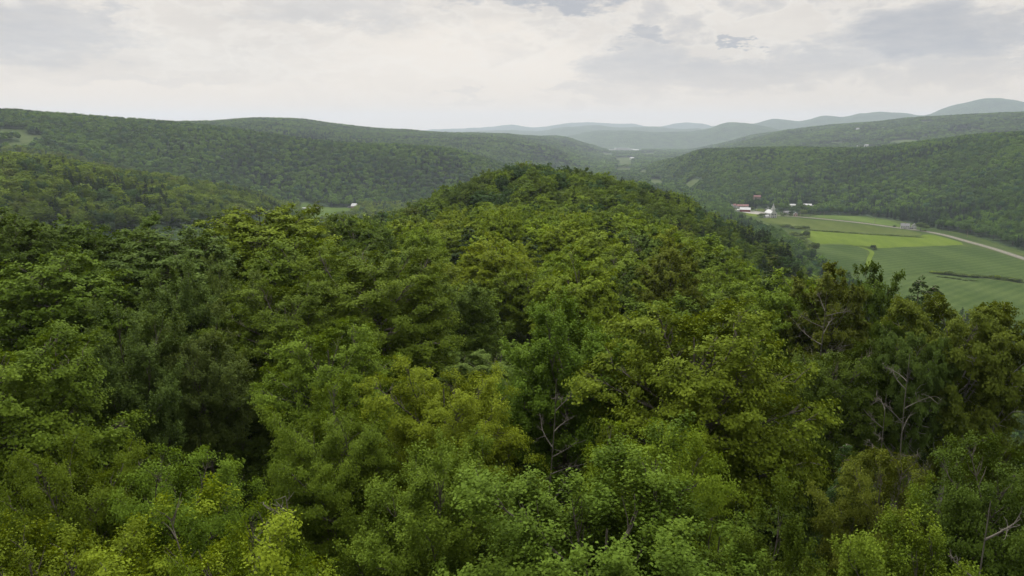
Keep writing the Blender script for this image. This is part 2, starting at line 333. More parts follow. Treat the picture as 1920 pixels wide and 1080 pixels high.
# ------------------------------------------------------------------ polygons on the valley floor
def inside(px, py, poly):
    poly = np.asarray(poly, float); c = np.zeros(len(px), bool); n = len(poly)
    for i in range(n):
        x1, y1 = poly[i]; x2, y2 = poly[i - 1]
        k = ((y1 > py) != (y2 > py))
        with np.errstate(divide='ignore', invalid='ignore'):
            c ^= k & (px < (x2 - x1) * (py - y1) / (y2 - y1) + x1)
    return c
def smooth_poly(p, n=3):
    p = [tuple(q) for q in p]
    for _ in range(n):
        q = []
        for i in range(len(p)):
            a, b_ = p[i], p[(i + 1) % len(p)]
            q += [(a[0] * .75 + b_[0] * .25, a[1] * .75 + b_[1] * .25), (a[0] * .25 + b_[0] * .75, a[1] * .25 + b_[1] * .75)]
        p = q
    return p
def drape(name, poly, m, lift, step=25.0, label=None, cat=None, wob=0.0):
    poly = list(poly)
    if wob:
        rs = random.Random(len(name)); poly = [(x + rs.uniform(-wob, wob), y + rs.uniform(-wob, wob)) for x, y in poly]
    P = np.array(poly); n = len(poly)
    xs = np.arange(P[:, 0].min() + step / 2, P[:, 0].max(), step); ys = np.arange(P[:, 1].min() + step / 2, P[:, 1].max(), step)
    if len(xs) and len(ys):
        X, Y = [q.ravel() for q in np.meshgrid(xs, ys)]; k = inside(X, Y, P); pts = [Vector(p) for p in poly] + [Vector((x, y)) for x, y in zip(X[k], Y[k])]
    else: pts = [Vector(p) for p in poly]
    v, e, f, *_ = geometry.delaunay_2d_cdt(pts, [], [list(range(n))], 1, 0.01)
    v = np.array([tuple(q) for q in v]); z = ground(v[:, 0], v[:, 1]) + lift
    me = bpy.data.meshes.new(name); me.from_pydata([(a, b2, c) for (a, b2), c in zip(v, z)], [], [tuple(q) for q in f]); me.materials.append(m)
    me.polygons.foreach_set('use_smooth', np.ones(len(me.polygons), bool))
    o = link(name, me); tag(o, label, cat, kind='structure')
    return o
def FL(pts, z=0.0): return [on_floor(x, y, z) for x, y in pts]
ROADPX = [(1350, 392), (1395, 395), (1425, 398.5), (1450, 403), (1500, 407), (1560, 412.5), (1620, 419), (1680, 427), (1730, 433.5), (1770, 441), (1810, 452), (1860, 466), (1920, 485.5), (1990, 510), (2080, 545)]
MEADOW = FL([(1368, 390.5), (1395, 392), (1455, 398), (1540, 403), (1620, 405), (1690, 415), (1760, 430), (1800, 437), (1850, 450), (1920, 472), (2080, 515), (2300, 700), (1900, 640), (1700, 590), (1600, 545), (1530, 500), (1470, 450), (1425, 432), (1374, 412)])
VILLAGE = [FL([(1378, 391), (1410, 392), (1440, 389), (1462, 393), (1470, 399), (1470, 405), (1392, 402), (1372, 394)]), FL([(1468, 397.5), (1482, 397.5), (1500, 401.5), (1500, 405), (1468, 404)])]
LEFTFIELD = FL([(562, 389), (600, 391.5), (640, 392), (662, 391), (676, 393), (660, 405), (625, 418), (590, 425), (572, 412), (562, 398)])
FAC = FL([(1137, 276), (1204, 276), (1204, 285), (1137, 285)])
VALFIELDS = [FL([(1152, 296), (1190, 295), (1186, 305), (1156, 306)]), FL([(1160, 306), (1184, 304), (1190, 313), (1148, 315)]), FL([(1200, 319), (1216, 321), (1212, 331), (1198, 330)]),
             FL([(1130, 289), (1150, 288), (1148, 295), (1130, 295)]), FL([(1205, 287), (1228, 286), (1226, 292), (1206, 293)]),
             FL([(1215, 336), (1240, 337), (1246, 352), (1222, 352)]), FL([(1148, 316), (1186, 315), (1182, 325), (1156, 326)]), FL([(1276, 350), (1300, 350.5), (1316, 357), (1294, 361)])]

# hillside meadows (pixels, distance)
def HF(pts, r): return [at(x, y, r)[:2] for x, y in pts]
def hill_poly(pxs):
    """march each pixel ray on to the hillside"""
    out = []
    for x, y in pxs:
        rs = np.geomspace(700, 9000, 1500)
        P = np.array([at(x, y, 1.0)]); d = P[0] - np.array([0, 0, CAMZ])
        X = d[0] * rs; Y = d[1] * rs; Z = CAMZ + d[2] * rs
        hit = np.nonzero(Z < ground(X, Y) + 2.0)[0]
        k = hit[0] if len(hit) else len(rs) - 1
        out.append((X[k], Y[k]))
    return out
HILLF = [hill_poly([(-60, 241), (20, 241), (52, 242), (54, 256), (20, 258), (-60, 257)]), hill_poly([(55, 251), (80, 253), (81, 268), (60, 271), (34, 266), (40, 253)]),
         hill_poly([(-60, 268), (30, 266), (56, 267), (70, 269), (50, 282), (-60, 282)])]
HILLF2 = [hill_poly([(1668, 264), (1700, 261), (1724, 263), (1718, 271), (1674, 273)]), hill_poly([(1556, 266), (1584, 265), (1582, 271), (1558, 272)]), hill_poly([(1725, 227), (1749, 226.5), (1748, 232), (1727, 232)]),
          hill_poly([(1818, 240), (1838, 242), (1849, 247), (1838, 251), (1832, 248), (1818, 246)])]
CLEAR = [MEADOW] + VILLAGE + [LEFTFIELD, FAC] + VALFIELDS + HILLF + HILLF2

def field_mat(name, c1, c2, rowdir=0.0, rowscale=0.16, speck=0.02):
    m = bpy.data.materials.new(name); m.use_nodes = True; t = m.node_tree; b = t.nodes['Principled BSDF']
    b.inputs['Roughness'].default_value = 0.95; b.inputs['Specular IOR Level'].default_value = 0.0
    gg = t.nodes.new('ShaderNodeNewGeometry'); mp = t.nodes.new('ShaderNodeMapping'); mp.inputs['Rotation'].default_value = (0, 0, rowdir)
    t.links.new(gg.outputs['Position'], mp.inputs[0])
    wv = t.nodes.new('ShaderNodeTexWave'); wv.inputs['Scale'].default_value = rowscale * 0.14; wv.inputs['Distortion'].default_value = 1.2; wv.inputs['Detail'].default_value = 3; wv.inputs['Detail Scale'].default_value = 0.3
    t.links.new(mp.outputs[0], wv.inputs['Vector'])
    mp2 = t.nodes.new('ShaderNodeMapping'); mp2.inputs['Rotation'].default_value = (0, 0, rowdir); mp2.inputs['Scale'].default_value = (1, 0.25, 1); t.links.new(gg.outputs['Position'], mp2.inputs[0])
    n1 = t.nodes.new('ShaderNodeTexNoise'); n1.inputs['Scale'].default_value = 0.02; n1.inputs['Detail'].default_value = 8; n1.inputs['Roughness'].default_value = 0.65; t.links.new(mp2.outputs[0], n1.inputs['Vector'])
    n2 = t.nodes.new('ShaderNodeTexNoise'); n2.inputs['Scale'].default_value = 0.35; n2.inputs['Detail'].default_value = 4; t.links.new(gg.outputs['Position'], n2.inputs['Vector'])
    def m_(op, a, b_):
        q = t.nodes.new('ShaderNodeMath'); q.operation = op
        for i, v in enumerate((a, b_)):
            if isinstance(v, (int, float)): q.inputs[i].default_value = v
            else: t.links.new(v, q.inputs[i])
        return q.outputs[0]
    f = m_('ADD', m_('ADD', m_('MULTIPLY', wv.outputs['Fac'], 0.10 if 'crop' in name else 0.03), m_('MULTIPLY', n1.outputs['Fac'], 0.8)), m_('MULTIPLY', n2.outputs['Fac'], 0.35))
    r = t.nodes.new('ShaderNodeValToRGB'); t.links.new(f, r.inputs[0])
    r.color_ramp.elements[0].position = 0.50; r.color_ramp.elements[0].color = (*[q * .85 for q in c1], 1); r.color_ramp.elements[1].position = 0.80; r.color_ramp.elements[1].color = (*c2, 1)
    t.links.new(r.outputs[0], b.inputs['Base Color'])
    return m
FM = {'hay': field_mat('hay_meadow', (0.062, 0.085, 0.021), (0.095, 0.119, 0.035), 0.5),
      'bright': field_mat('mown_meadow', (0.080, 0.122, 0.016), (0.118, 0.160, 0.026), 0.3),
      'hay2': field_mat('second_hay', (0.066, 0.105, 0.025), (0.098, 0.140, 0.038), 0.7),
      'crop': field_mat('soy_crop', (0.038, 0.064, 0.018), (0.062, 0.090, 0.028), 1.1, 0.2),
      'crop2': field_mat('crop_light', (0.042, 0.070, 0.020), (0.069, 0.098, 0.031), 0.9, 0.2),
      'rough': field_mat('rough_grass', (0.035, 0.059, 0.017), (0.084, 0.108, 0.035), 0.2, 0.1),
      'far': field_mat('far_meadow', (0.059, 0.084, 0.032), (0.091, 0.115, 0.049))}
drape('meadow', MEADOW, FM['rough'], 0.10)
FIELDS = [
 ('field', [(1422, 410), (1440, 408.8), (1460, 408.2), (1500, 410), (1560, 415.5), (1620, 422), (1680, 430), (1730, 437), (1722, 443.5), (1640, 438), (1560, 433.5), (1500, 429), (1475, 424), (1440, 418)], 'hay'),
 ('field', [(1520, 403.8), (1560, 403.8), (1600, 405), (1640, 410), (1675, 415), (1692, 424.5), (1686, 426), (1650, 421), (1620, 417), (1560, 410.5), (1500, 405.5)], 'hay2'),
 ('field', [(1498, 431), (1560, 435.5), (1640, 440), (1722, 445.5), (1734, 438.2), (1770, 445), (1815, 459), (1780, 460.5), (1740, 462), (1690, 463.5), (1650, 466.5), (1634, 463), (1615, 461), (1590, 459), (1560, 457.5), (1530, 458), (1512, 447)], 'bright'),
 ('field', [(1528, 459.5), (1560, 458.7), (1590, 460), (1610, 463), (1624, 469), (1626, 478), (1620, 490), (1606, 506), (1560, 530), (1515, 505), (1520, 480)], 'crop'),
 ('field', [(1638, 469), (1650, 467.3), (1690, 464.8), (1740, 463.5), (1818, 460.5), (1870, 475), (1920, 491), (2080, 550), (2060, 562), (1990, 543), (1920, 530), (1850, 521), (1760, 513), (1690, 514), (1612, 535), (1620, 505), (1632, 485)], 'crop'),
 ('field', [(1612, 537), (1690, 516), (1760, 515), (1850, 524), (1920, 533), (2060, 566), (2200, 640), (1950, 640), (1760, 600), (1650, 570)], 'crop2'),
 ('field', [(1398, 399), (1425, 401.5), (1424, 407), (1410, 406), (1398, 403)], 'bright'),
 ('field', [(1412, 393), (1430, 391), (1442, 393), (1440, 399), (1424, 396)], 'hay'),
]
for n_, p_, k_ in FIELDS: drape(n_, smooth_poly(FL(p_), 1), FM[k_], 0.22, 30)
drape('field', smooth_poly(LEFTFIELD, 2), FM['hay2'], 0.22, 30)
for p_ in VALFIELDS: drape('field', smooth_poly(p_, 2), FM['far'], 0.3, 60)
for p_ in HILLF + HILLF2: drape('field', smooth_poly(p_, 2), FM['far'], 0.6, 25)

# road
def ribbon(name, pts, wdt, m, lift, off=0.0):
    P = [Vector(p) for p in pts]; q = []
    for i in range(len(P) - 1):
        p0 = P[max(i - 1, 0)]; p1 = P[i]; p2 = P[i + 1]; p3 = P[min(i + 2, len(P) - 1)]
        for s in np.linspace(0, 1, 8, endpoint=False):
            q.append(0.5 * ((2 * p1) + (p2 - p0) * s + (2 * p0 - 5 * p1 + 4 * p2 - p3) * s * s + (3 * p1 - p0 - 3 * p2 + p3) * s ** 3))
    q.append(P[-1]); v = []; f = []
    for i, p in enumerate(q):
        d = (q[min(i + 1, len(q) - 1)] - q[max(i - 1, 0)]).normalized(); n = Vector((-d.y, d.x))
        for s in (-1, 1):
            c = p + n * (off + s * wdt / 2); v.append((c.x, c.y, gz(c.x, c.y) + lift))
    for i in range(len(q) - 1): f.append((2 * i, 2 * i + 1, 2 * i + 3, 2 * i + 2))
    me = bpy.data.meshes.new(name); me.from_pydata(v, [], f); me.materials.append(m)
    return tag(link(name, me), kind='structure')
M['asphalt'] = mat('worn_asphalt', (0.10, 0.096, 0.088), 0.9, scale=0.15, color2=(0.15, 0.143, 0.13))
M['dirt'] = mat('dirt_shoulder', (0.10, 0.085, 0.052), 0.95, scale=0.1, color2=(0.07, 0.09, 0.03))
M['paint'] = mat('road_paint', (0.5, 0.4, 0.12), 0.8)
RP = FL(ROADPX)
ribbon('road_verge', RP, 12, M['dirt'], 0.32)
ribbon('road', RP, 7.6, M['asphalt'], 0.42)
ribbon('road_marking', RP, 0.25, M['paint'], 0.43)
ribbon('farm_track', FL([(1626, 500), (1630, 485), (1634, 472), (1612, 462), (1640, 466), (1600, 460)]), 5, FM['bright'], 0.34)
M['lot'] = mat('gravel_lot', (0.20, 0.19, 0.165), 0.95, scale=0.2, color2=(0.28, 0.265, 0.235))
drape('gravel_yard', smooth_poly(FL([(1386, 396), (1412, 395), (1440, 399.5), (1456, 403), (1455, 407), (1436, 408), (1428, 403), (1400, 400)]), 2), M['lot'], 0.37, 20)

# ------------------------------------------------------------------ tree generator
LEAF_C = {'maple': (0.085, 0.135, 0.018)}
def unit(v): return v / np.maximum(np.linalg.norm(v, axis=-1, keepdims=True), 1e-9)
def tubes(chains, sides=5):
    """chains: list of (points (k,3), radii (k,)) -> V, Q"""
    V, Q = [], []; off = 0
    ang = np.linspace(0, 2 * math.pi, sides, endpoint=False)
    for P, rad in chains:
        P = np.asarray(P, float); k = len(P); d = unit(np.gradient(P, axis=0))
        ref = np.where(np.abs(d[:, 2:3]) > 0.9, np.array([[1.0, 0, 0]]), np.array([[0, 0, 1.0]]))
        u = unit(np.cross(d, ref)); v = np.cross(d, u)
        ring = P[:, None] + (u[:, None] * np.cos(ang)[None, :, None] + v[:, None] * np.sin(ang)[None, :, None]) * np.asarray(rad)[:, None, None]
        V.append(ring.reshape(-1, 3))
        i, j = np.meshgrid(np.arange(k - 1), np.arange(sides), indexing='ij'); i = i.ravel(); j = j.ravel(); j2 = (j + 1) % sides
        Q.append(np.stack([off + i * sides + j, off + i * sides + j2, off + (i + 1) * sides + j2, off + (i + 1) * sides + j], -1)); off += k * sides
    return np.concatenate(V), np.concatenate(Q)
def bend(a, b, rs, sag=0.12, k=5, up=0.0):
    t_ = np.linspace(0, 1, k)[:, None]; a = np.asarray(a, float); b = np.asarray(b, float); ln = np.linalg.norm(b - a)
    p = a * (1 - t_) + b * t_; o = rs.normal(size=3) * sag * ln; o[2] += up * ln
    return p + o * (t_ * (1 - t_) * 4) * 0.5
def leaves(P, Nn, size, rs, asp=0.72, T=None):
    n = len(P); Nn = unit(Nn); T0 = rs.normal(size=(n, 3)) if T is None else T + rs.normal(size=(n, 3)) * 0.5
    T1 = unit(T0 - Nn * (T0 * Nn).sum(1, keepdims=True)); B = np.cross(Nn, T1)
    s = size * rs.uniform(0.65, 1.3, (n, 1)); h = s * 0.5
    fold = Nn * s * 0.13
    V = np.stack([P - T1 * h, P + B * h * asp + fold, P + T1 * h - Nn * s * 0.1, P - B * h * asp + fold], 1).reshape(-1, 3)
    return V
def gen_tree(seed, kind, n_leaf, lsize, Ht=18.0, Rc=4.5, detail=2):
    """returns trunk (V,Q) and crown (V,Q,leafvar); base at origin"""
    rs = np.random.RandomState(abs(seed))
    P_all, N_all, W_all = [], [], []
    chains = []
    if kind == 'conifer':
        lean = rs.normal(size=2) * 0.01
        k = 9; zz = np.linspace(0, Ht * 0.93, k); tp = np.stack([lean[0] * zz, lean[1] * zz, zz], -1)
        chains.append((tp, np.linspace(0.2, 0.02, k) * Ht / 15))
        nw = 22 if detail >= 1 else 14
        tot = []
        for i in range(nw):
            f = (i + rs.uniform(0, .6)) / nw; z = Ht * (0.16 + 0.83 * f); L0 = Rc * (1 - f) ** 0.62 * rs.uniform(0.8, 1.15) + 0.15
            nb = max(4, int(8 * (1 - f) + 4))
            for j in range(nb):
                a = 2 * math.pi * (j + rs.uniform(0, .8)) / nb; Lb = L0 * rs.uniform(0.65, 1.15)
                tot.append((a, z + rs.uniform(-.5, .5) * Ht / nw, Lb, f))
        if detail >= 1:
            for a, z, Lb, f in tot:
                e = np.array([math.cos(a) * Lb, math.sin(a) * Lb, z - Lb * 0.28 + 0.25 * f * Lb]); s0 = np.array([0, 0, z])
                chains.append((np.array([s0, (s0 + e) / 2 + [0, 0, 0.06 * Lb], e]), np.array([0.022, 0.015, 0.006]) * Ht / 15))
        wgt = np.array([q[2] ** 1.5 + 0.12 for q in tot]); cnt = rs.multinomial(n_leaf, wgt / wgt.sum())
        for (a, z, Lb, f), c in zip(tot, cnt):
            if c == 0: continue
            s = rs.uniform(0.12, 1.0, c) ** 0.8; wd = (1.05 - s) * Lb * 0.34 + 0.12
            lat = rs.uniform(-1, 1, c) * wd
            x = math.cos(a) * s * Lb - math.sin(a) * lat; y = math.sin(a) * s * Lb + math.cos(a) * lat
            zc = z - Lb * (0.28 - 0.25 * f) * s ** 1.2 + 0.06 * Lb * np.sin(s * 3.1) - np.abs(lat) * 0.35 - rs.exponential(1.0, c) * 0.16 * Ht / 15
            P_all.append(np.stack([x, y, zc], -1))
            nn = np.stack([math.cos(a) * 0.45 + rs.normal(size=c) * .35, math.sin(a) * 0.45 + rs.normal(size=c) * .35, np.full(c, 0.9)], -1); N_all.append(nn)
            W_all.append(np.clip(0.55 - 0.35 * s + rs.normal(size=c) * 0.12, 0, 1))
        P_ = np.concatenate(P_all); N_ = np.concatenate(N_all); W_ = np.concatenate(W_all)
        Vl = leaves(P_, N_, lsize, rs, asp=0.55)
    else:
        # (crown base, crown centre, half height) as shares of the height, limbs, sprays per limb
        zb, zc, rz, nl, ns = {'maple': (0.30, 0.66, 0.32, 40, 15), 'upright': (0.30, 0.62, 0.36, 34, 10), 'tall': (0.68, 0.835, 0.15, 24, 13), 'open': (0.34, 0.64, 0.35, 20, 8)}[kind]
        lean = rs.normal(size=2) * 0.03; ztop = Ht * (zc + rz * 0.75); k = 8; zz = np.linspace(0, ztop, k)
        tp = np.stack([lean[0] * zz + np.sin(zz * 0.5 + seed) * 0.12, lean[1] * zz + np.cos(zz * 0.4 + seed) * 0.12, zz], -1)
        chains.append((tp, np.linspace(0.23, 0.03, k) * Ht / 18))
        c0 = np.array([lean[0] * zc * Ht, lean[1] * zc * Ht, Ht * zc]); rad = np.array([Rc, Rc, Ht * rz])
        ph1, ph2 = rs.uniform(0, 6.28, 2)
        SB, SA, SL, SW = [], [], [], []      # spray base, axis, length, tone
        for q in range(nl):
            u = (q + rs.uniform(0.05, .95)) / nl; cz = 1 - 1.5 * u; a = q * 2.39996 + rs.uniform(-.45, .45); sr = max(0, 1 - cz * cz) ** 0.36
            f = rs.uniform(0.70, 0.96) * (1 + 0.13 * math.sin(2 * a + ph1) + 0.10 * math.sin(3 * a + ph2 + cz * 3)); d = np.array([math.cos(a) * sr, math.sin(a) * sr, cz])
            e = c0 + d * rad * f
            fs = min(0.93, max(0.30, 0.36 + 0.5 * (e[2] / Ht - zb) / (1 - zb))); st = np.array([np.interp(fs * ztop, zz, tp[:, w_]) for w_ in range(3)])
            if st[2] > e[2] - 0.3: st = np.array([np.interp(max(0.2, e[2] - 1.2), zz, tp[:, w_]) for w_ in range(3)])
            ch = bend(st, e, rs, 0.14, 7, up=-0.08 if kind != 'tall' else 0.0)
            if detail >= 0: chains.append((ch, np.linspace(0.07, 0.012, 7) * Rc / 4.5))
            tone = rs.normal() * 0.10; dl = unit(ch[6] - ch[3]); Ll = np.linalg.norm(ch[6] - ch[0])
            for w_ in range(ns):
                t_ = 1.0 if w_ == 0 else rs.uniform(0.38, 1.0); b = ch[0] + 0; ft = t_ * 6; i0 = min(5, int(ft)); b = ch[i0] * (1 - (ft - i0)) + ch[i0 + 1] * (ft - i0)
                side = unit(np.cross(dl, [0, 0, 1.0]) + 1e-4) * (0 if w_ == 0 else (1 if w_ % 2 else -1) * rs.uniform(0.5, 1.3) * (1.35 if kind in ('maple', 'tall') else 1))
                if kind == 'upright': ax = unit(dl * 0.35 + side * 0.35 + np.array([0, 0, 1.0]) + rs.normal(size=3) * 0.12)
                elif kind == 'open': ax = unit(dl * 0.8 + side * 0.7 + np.array([0, 0, 0.35]) + rs.normal(size=3) * 0.2)
                else: ax = unit(b - c0 + [0, 0, 0.6]) * 0.9 + dl * 0.3 + side * 0.75 + rs.normal(size=3) * 0.2; ax[2] = ax[2] * 0.95 + 0.18; ax = unit(ax)
                ls_ = Rc * (0.205 if kind in ('maple', 'tall') else 0.26) * rs.uniform(0.65, 1.3)
                if w_ and (detail >= 2 or detail == 1 and w_ % 2):
                    b2 = b + ax * ls_ * 0.25; chains.append((bend(b, b2 + ax * ls_ * .6, rs, 0.15, 3), np.linspace(0.024, 0.007, 3) * Rc / 4.5))
                SB.append(b + (side * ls_ * 0.75 if w_ else 0)); SA.append(ax); SL.append(ls_); SW.append(tone + rs.normal() * 0.05)
        SB, SA, SL, SW = map(np.array, (SB, SA, SL, SW)); ntw = 6
        # twigs fan out of every spray
        S = len(SB); up = np.array([0, 0, 1.0])
        u = unit(np.cross(SA, up) + 1e-5); v = np.cross(u, SA)
        if kind == 'upright': fan = rs.uniform(-0.75, 0.75, (S, ntw)); tilt = rs.uniform(-0.75, 0.75, (S, ntw))
        elif kind == 'open': fan = rs.uniform(-1.1, 1.1, (S, ntw)); tilt = rs.uniform(-0.6, 0.6, (S, ntw))
        else: fan = rs.uniform(-1.25, 1.25, (S, ntw)); tilt = rs.normal(size=(S, ntw)) * 0.38
        TD = unit(SA[:, None] * np.cos(fan)[..., None] + u[:, None] * np.sin(fan)[..., None] + v[:, None] * tilt[..., None])
        TL = SL[:, None] * rs.uniform(0.55, 1.15, (S, ntw)) * (1 - 0.22 * np.abs(fan))
        off = rs.uniform(0, 0.35, (S, ntw, 1)); TB = SB[:, None] + SA[:, None] * SL[:, None, None] * off
        TB, TD, TL = TB.reshape(-1, 3), TD.reshape(-1, 3), TL.ravel(); ST = np.repeat(SW, ntw)
        wgt = TL ** 1.6; n1 = int(n_leaf * 0.93); ti = rs.choice(len(TL), n1, p=wgt / wgt.sum()); s_ = rs.uniform(0.05, 1, n1) ** 0.8
        lat = SL.mean() * (0.18 if kind == 'maple' or kind == 'tall' else 0.14)
        g_ = rs.normal(size=(n1, 3)) * lat; 
        if kind in ('maple', 'tall'): g_[:, 2] *= 0.75
        droop = (0.26 if kind in ('maple', 'tall') else 0.15 if kind == 'open' else 0.02) * TL[ti] * s_ ** 2
        P_ = TB[ti] + TD[ti] * (TL[ti] * s_)[:, None] + g_ * (1.15 - 0.5 * s_)[:, None]; P_[:, 2] -= droop
        hor = TD[ti] * np.array([1, 1, 0.0])
        if kind == 'upright': N_ = unit(P_ - c0) * 0.7 + up * 0.7 + rs.normal(size=(n1, 3)) * 0.55
        else: N_ = up * 0.55 + unit(P_ - c0) * 0.45 + hor * (0.15 + 0.75 * s_)[:, None] + rs.normal(size=(n1, 3)) * 0.34
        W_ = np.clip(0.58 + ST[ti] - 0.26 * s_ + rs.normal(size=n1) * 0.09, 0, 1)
        # inner leaves along the limbs, crown shade put in as darker leaf tones
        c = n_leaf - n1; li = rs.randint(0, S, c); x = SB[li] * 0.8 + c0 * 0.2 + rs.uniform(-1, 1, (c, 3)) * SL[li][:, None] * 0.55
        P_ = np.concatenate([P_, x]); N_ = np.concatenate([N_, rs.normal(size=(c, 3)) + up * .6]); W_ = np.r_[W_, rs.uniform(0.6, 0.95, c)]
        Vl = leaves(P_, N_, lsize, rs, asp=0.74)
        # make the stated height and spread true
        kz = Ht / np.percentile(Vl[:, 2], 99.9); kr = Rc / np.percentile(np.hypot(Vl[:, 0] - c0[0], Vl[:, 1] - c0[1]), 97)
        kk_ = np.array([kr, kr, kz]); Vl = Vl * kk_; chains = [(cp * kk_, cr) for cp, cr in chains]
    Ql = np.arange(len(Vl)).reshape(-1, 4)
    return tubes(chains, 6 if detail >= 2 else 4), (Vl, Ql, W_)
def dead_tree_mesh(seed, Ht, spread, nb=10, twigs=5, base=0.13):
    rs = np.random.RandomState(seed); ch = []
    k = 8; zz = np.linspace(0, Ht, k); tp = np.stack([np.sin(zz * .35 + seed) * .12 + rs.normal() * .02 * zz, np.cos(zz * .3 + seed) * .2 + rs.normal() * .02 * zz, zz], -1)
    base *= 0.62; ch.append((tp, np.linspace(base, 0.015, k)))
    for i in range(nb):
        f = 0.35 + 0.6 * (i + rs.uniform(0, .8)) / nb; s = tp[0] * 0 + np.array([np.interp(f * Ht, zz, tp[:, q]) for q in range(3)])
        a = rs.uniform(0, 6.28); Lb = spread * (1.15 - f) * rs.uniform(.6, 1.3) + .5; e = s + np.array([math.cos(a) * Lb, math.sin(a) * Lb, Lb * rs.uniform(.3, .9)])
        b = bend(s, e, rs, .09, 6); ch.append((b, np.linspace(base * .42, 0.012, 6)))
        for j in range(twigs):
            q = b[rs.randint(2, 6)]; e2 = q + unit(rs.normal(size=3) + (e - s) / Lb) * Lb * rs.uniform(.2, .5)
            b2 = bend(q, e2, rs, .12, 4); ch.append((b2, np.linspace(0.018, 0.006, 4)))
            for _ in range(4):
                q2 = b2[rs.randint(1, 4)]; ch.append((bend(q2, q2 + unit(rs.normal(size=3) + (0, 0, .4)) * Lb * .16, rs, .2, 3), np.linspace(0.010, 0.004, 3)))
    return tubes(ch, 5)

PROTO = {}
def proto(kind, lod, idx):
    key = (kind, lod, idx)
    if key not in PROTO:
        nleaf, ls = {-1: (190000, 0.100), 0: (115000, 0.135), 1: (44000, 0.22), 2: (13000, 0.40), 3: (2100, 0.85), 4: (480, 1.7)}[lod]
        if kind == 'conifer': nleaf = int(nleaf * 0.9); ls *= 0.85
        if kind == 'upright' and lod <= 0: ls *= 1.1
        Rc = {'conifer': 2.7, 'tall': 4.2}.get(kind, 4.5)
        (tv, tq), (cv2, cq, cw) = gen_tree(1000 * lod + 37 * idx + len(kind) * 7, kind, nleaf, ls, 18.0, Rc, detail={-1: 2, 0: 2, 1: 1, 2: 0}.get(lod, -1))
        far = lod >= 2
        tme = mesh_np(kind + '_trunk', tv, tq, [M['palebark' if kind == 'tall' else 'bark']])
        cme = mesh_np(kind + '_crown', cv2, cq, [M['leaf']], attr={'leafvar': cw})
        PROTO[key] = (tme, cme, (tv, tq, cv2, cq, cw), Rc)
    return PROTO[key]

# foliage colours, linear
COL = {'yellow': (0.148, 0.201, 0.014), 'lime': (0.125, 0.182, 0.015), 'green': (0.099, 0.151, 0.015), 'fresh': (0.099, 0.161, 0.018), 'grey': (0.083, 0.125, 0.025),
       'deep': (0.065, 0.104, 0.013), 'olive': (0.101, 0.134, 0.017), 'red': (0.13, 0.038, 0.018), 'dark': (0.024, 0.043, 0.012), 'russet': (0.11, 0.092, 0.024), 'blue': (0.046, 0.088, 0.025)}
trees = []     # every single tree placed: x, y, radius
def place(kind, x, y, top, Rr, color, label, group=None, lod=None, rz=None, sink=0.0, name=None, cat='tree'):
    g0 = gz(x, y); Ht = max(6.0, top - g0); r = math.hypot(x, y)
    if lod is None: lod = -1 if r < 37 else 0 if r < 70 else (1 if r < 125 else 2)
    nv = {-1: 3 if kind == 'maple' else 2, 0: 4 if kind == 'maple' else 3, 1: 4, 2: 4}[lod]
    if kind in ('conifer', 'tall', 'open'): nv = 2
    idx = random.randrange(nv); tme, cme, _, Rc0 = proto(kind, lod, idx)
    nm = name or {'maple': 'maple_tree', 'upright': 'ash_tree', 'tall': 'tall_tree', 'open': 'birch_tree', 'conifer': 'spruce_tree'}[kind]
    e = empty(nm, (x, y, g0 - 0.2), random.uniform(0, 6.28) if rz is None else rz)
    e.scale = (Rr / Rc0, Rr / Rc0, Ht / 18.0)
    tag(e, label, cat, group)
    a = link('trunk', tme, e); c = link('crown', cme, e)
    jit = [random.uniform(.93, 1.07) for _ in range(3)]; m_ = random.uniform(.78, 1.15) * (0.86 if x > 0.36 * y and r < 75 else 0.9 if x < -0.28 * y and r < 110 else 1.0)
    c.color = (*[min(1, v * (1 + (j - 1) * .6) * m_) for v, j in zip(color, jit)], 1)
    trees.append((x, y, Rr))
    return e
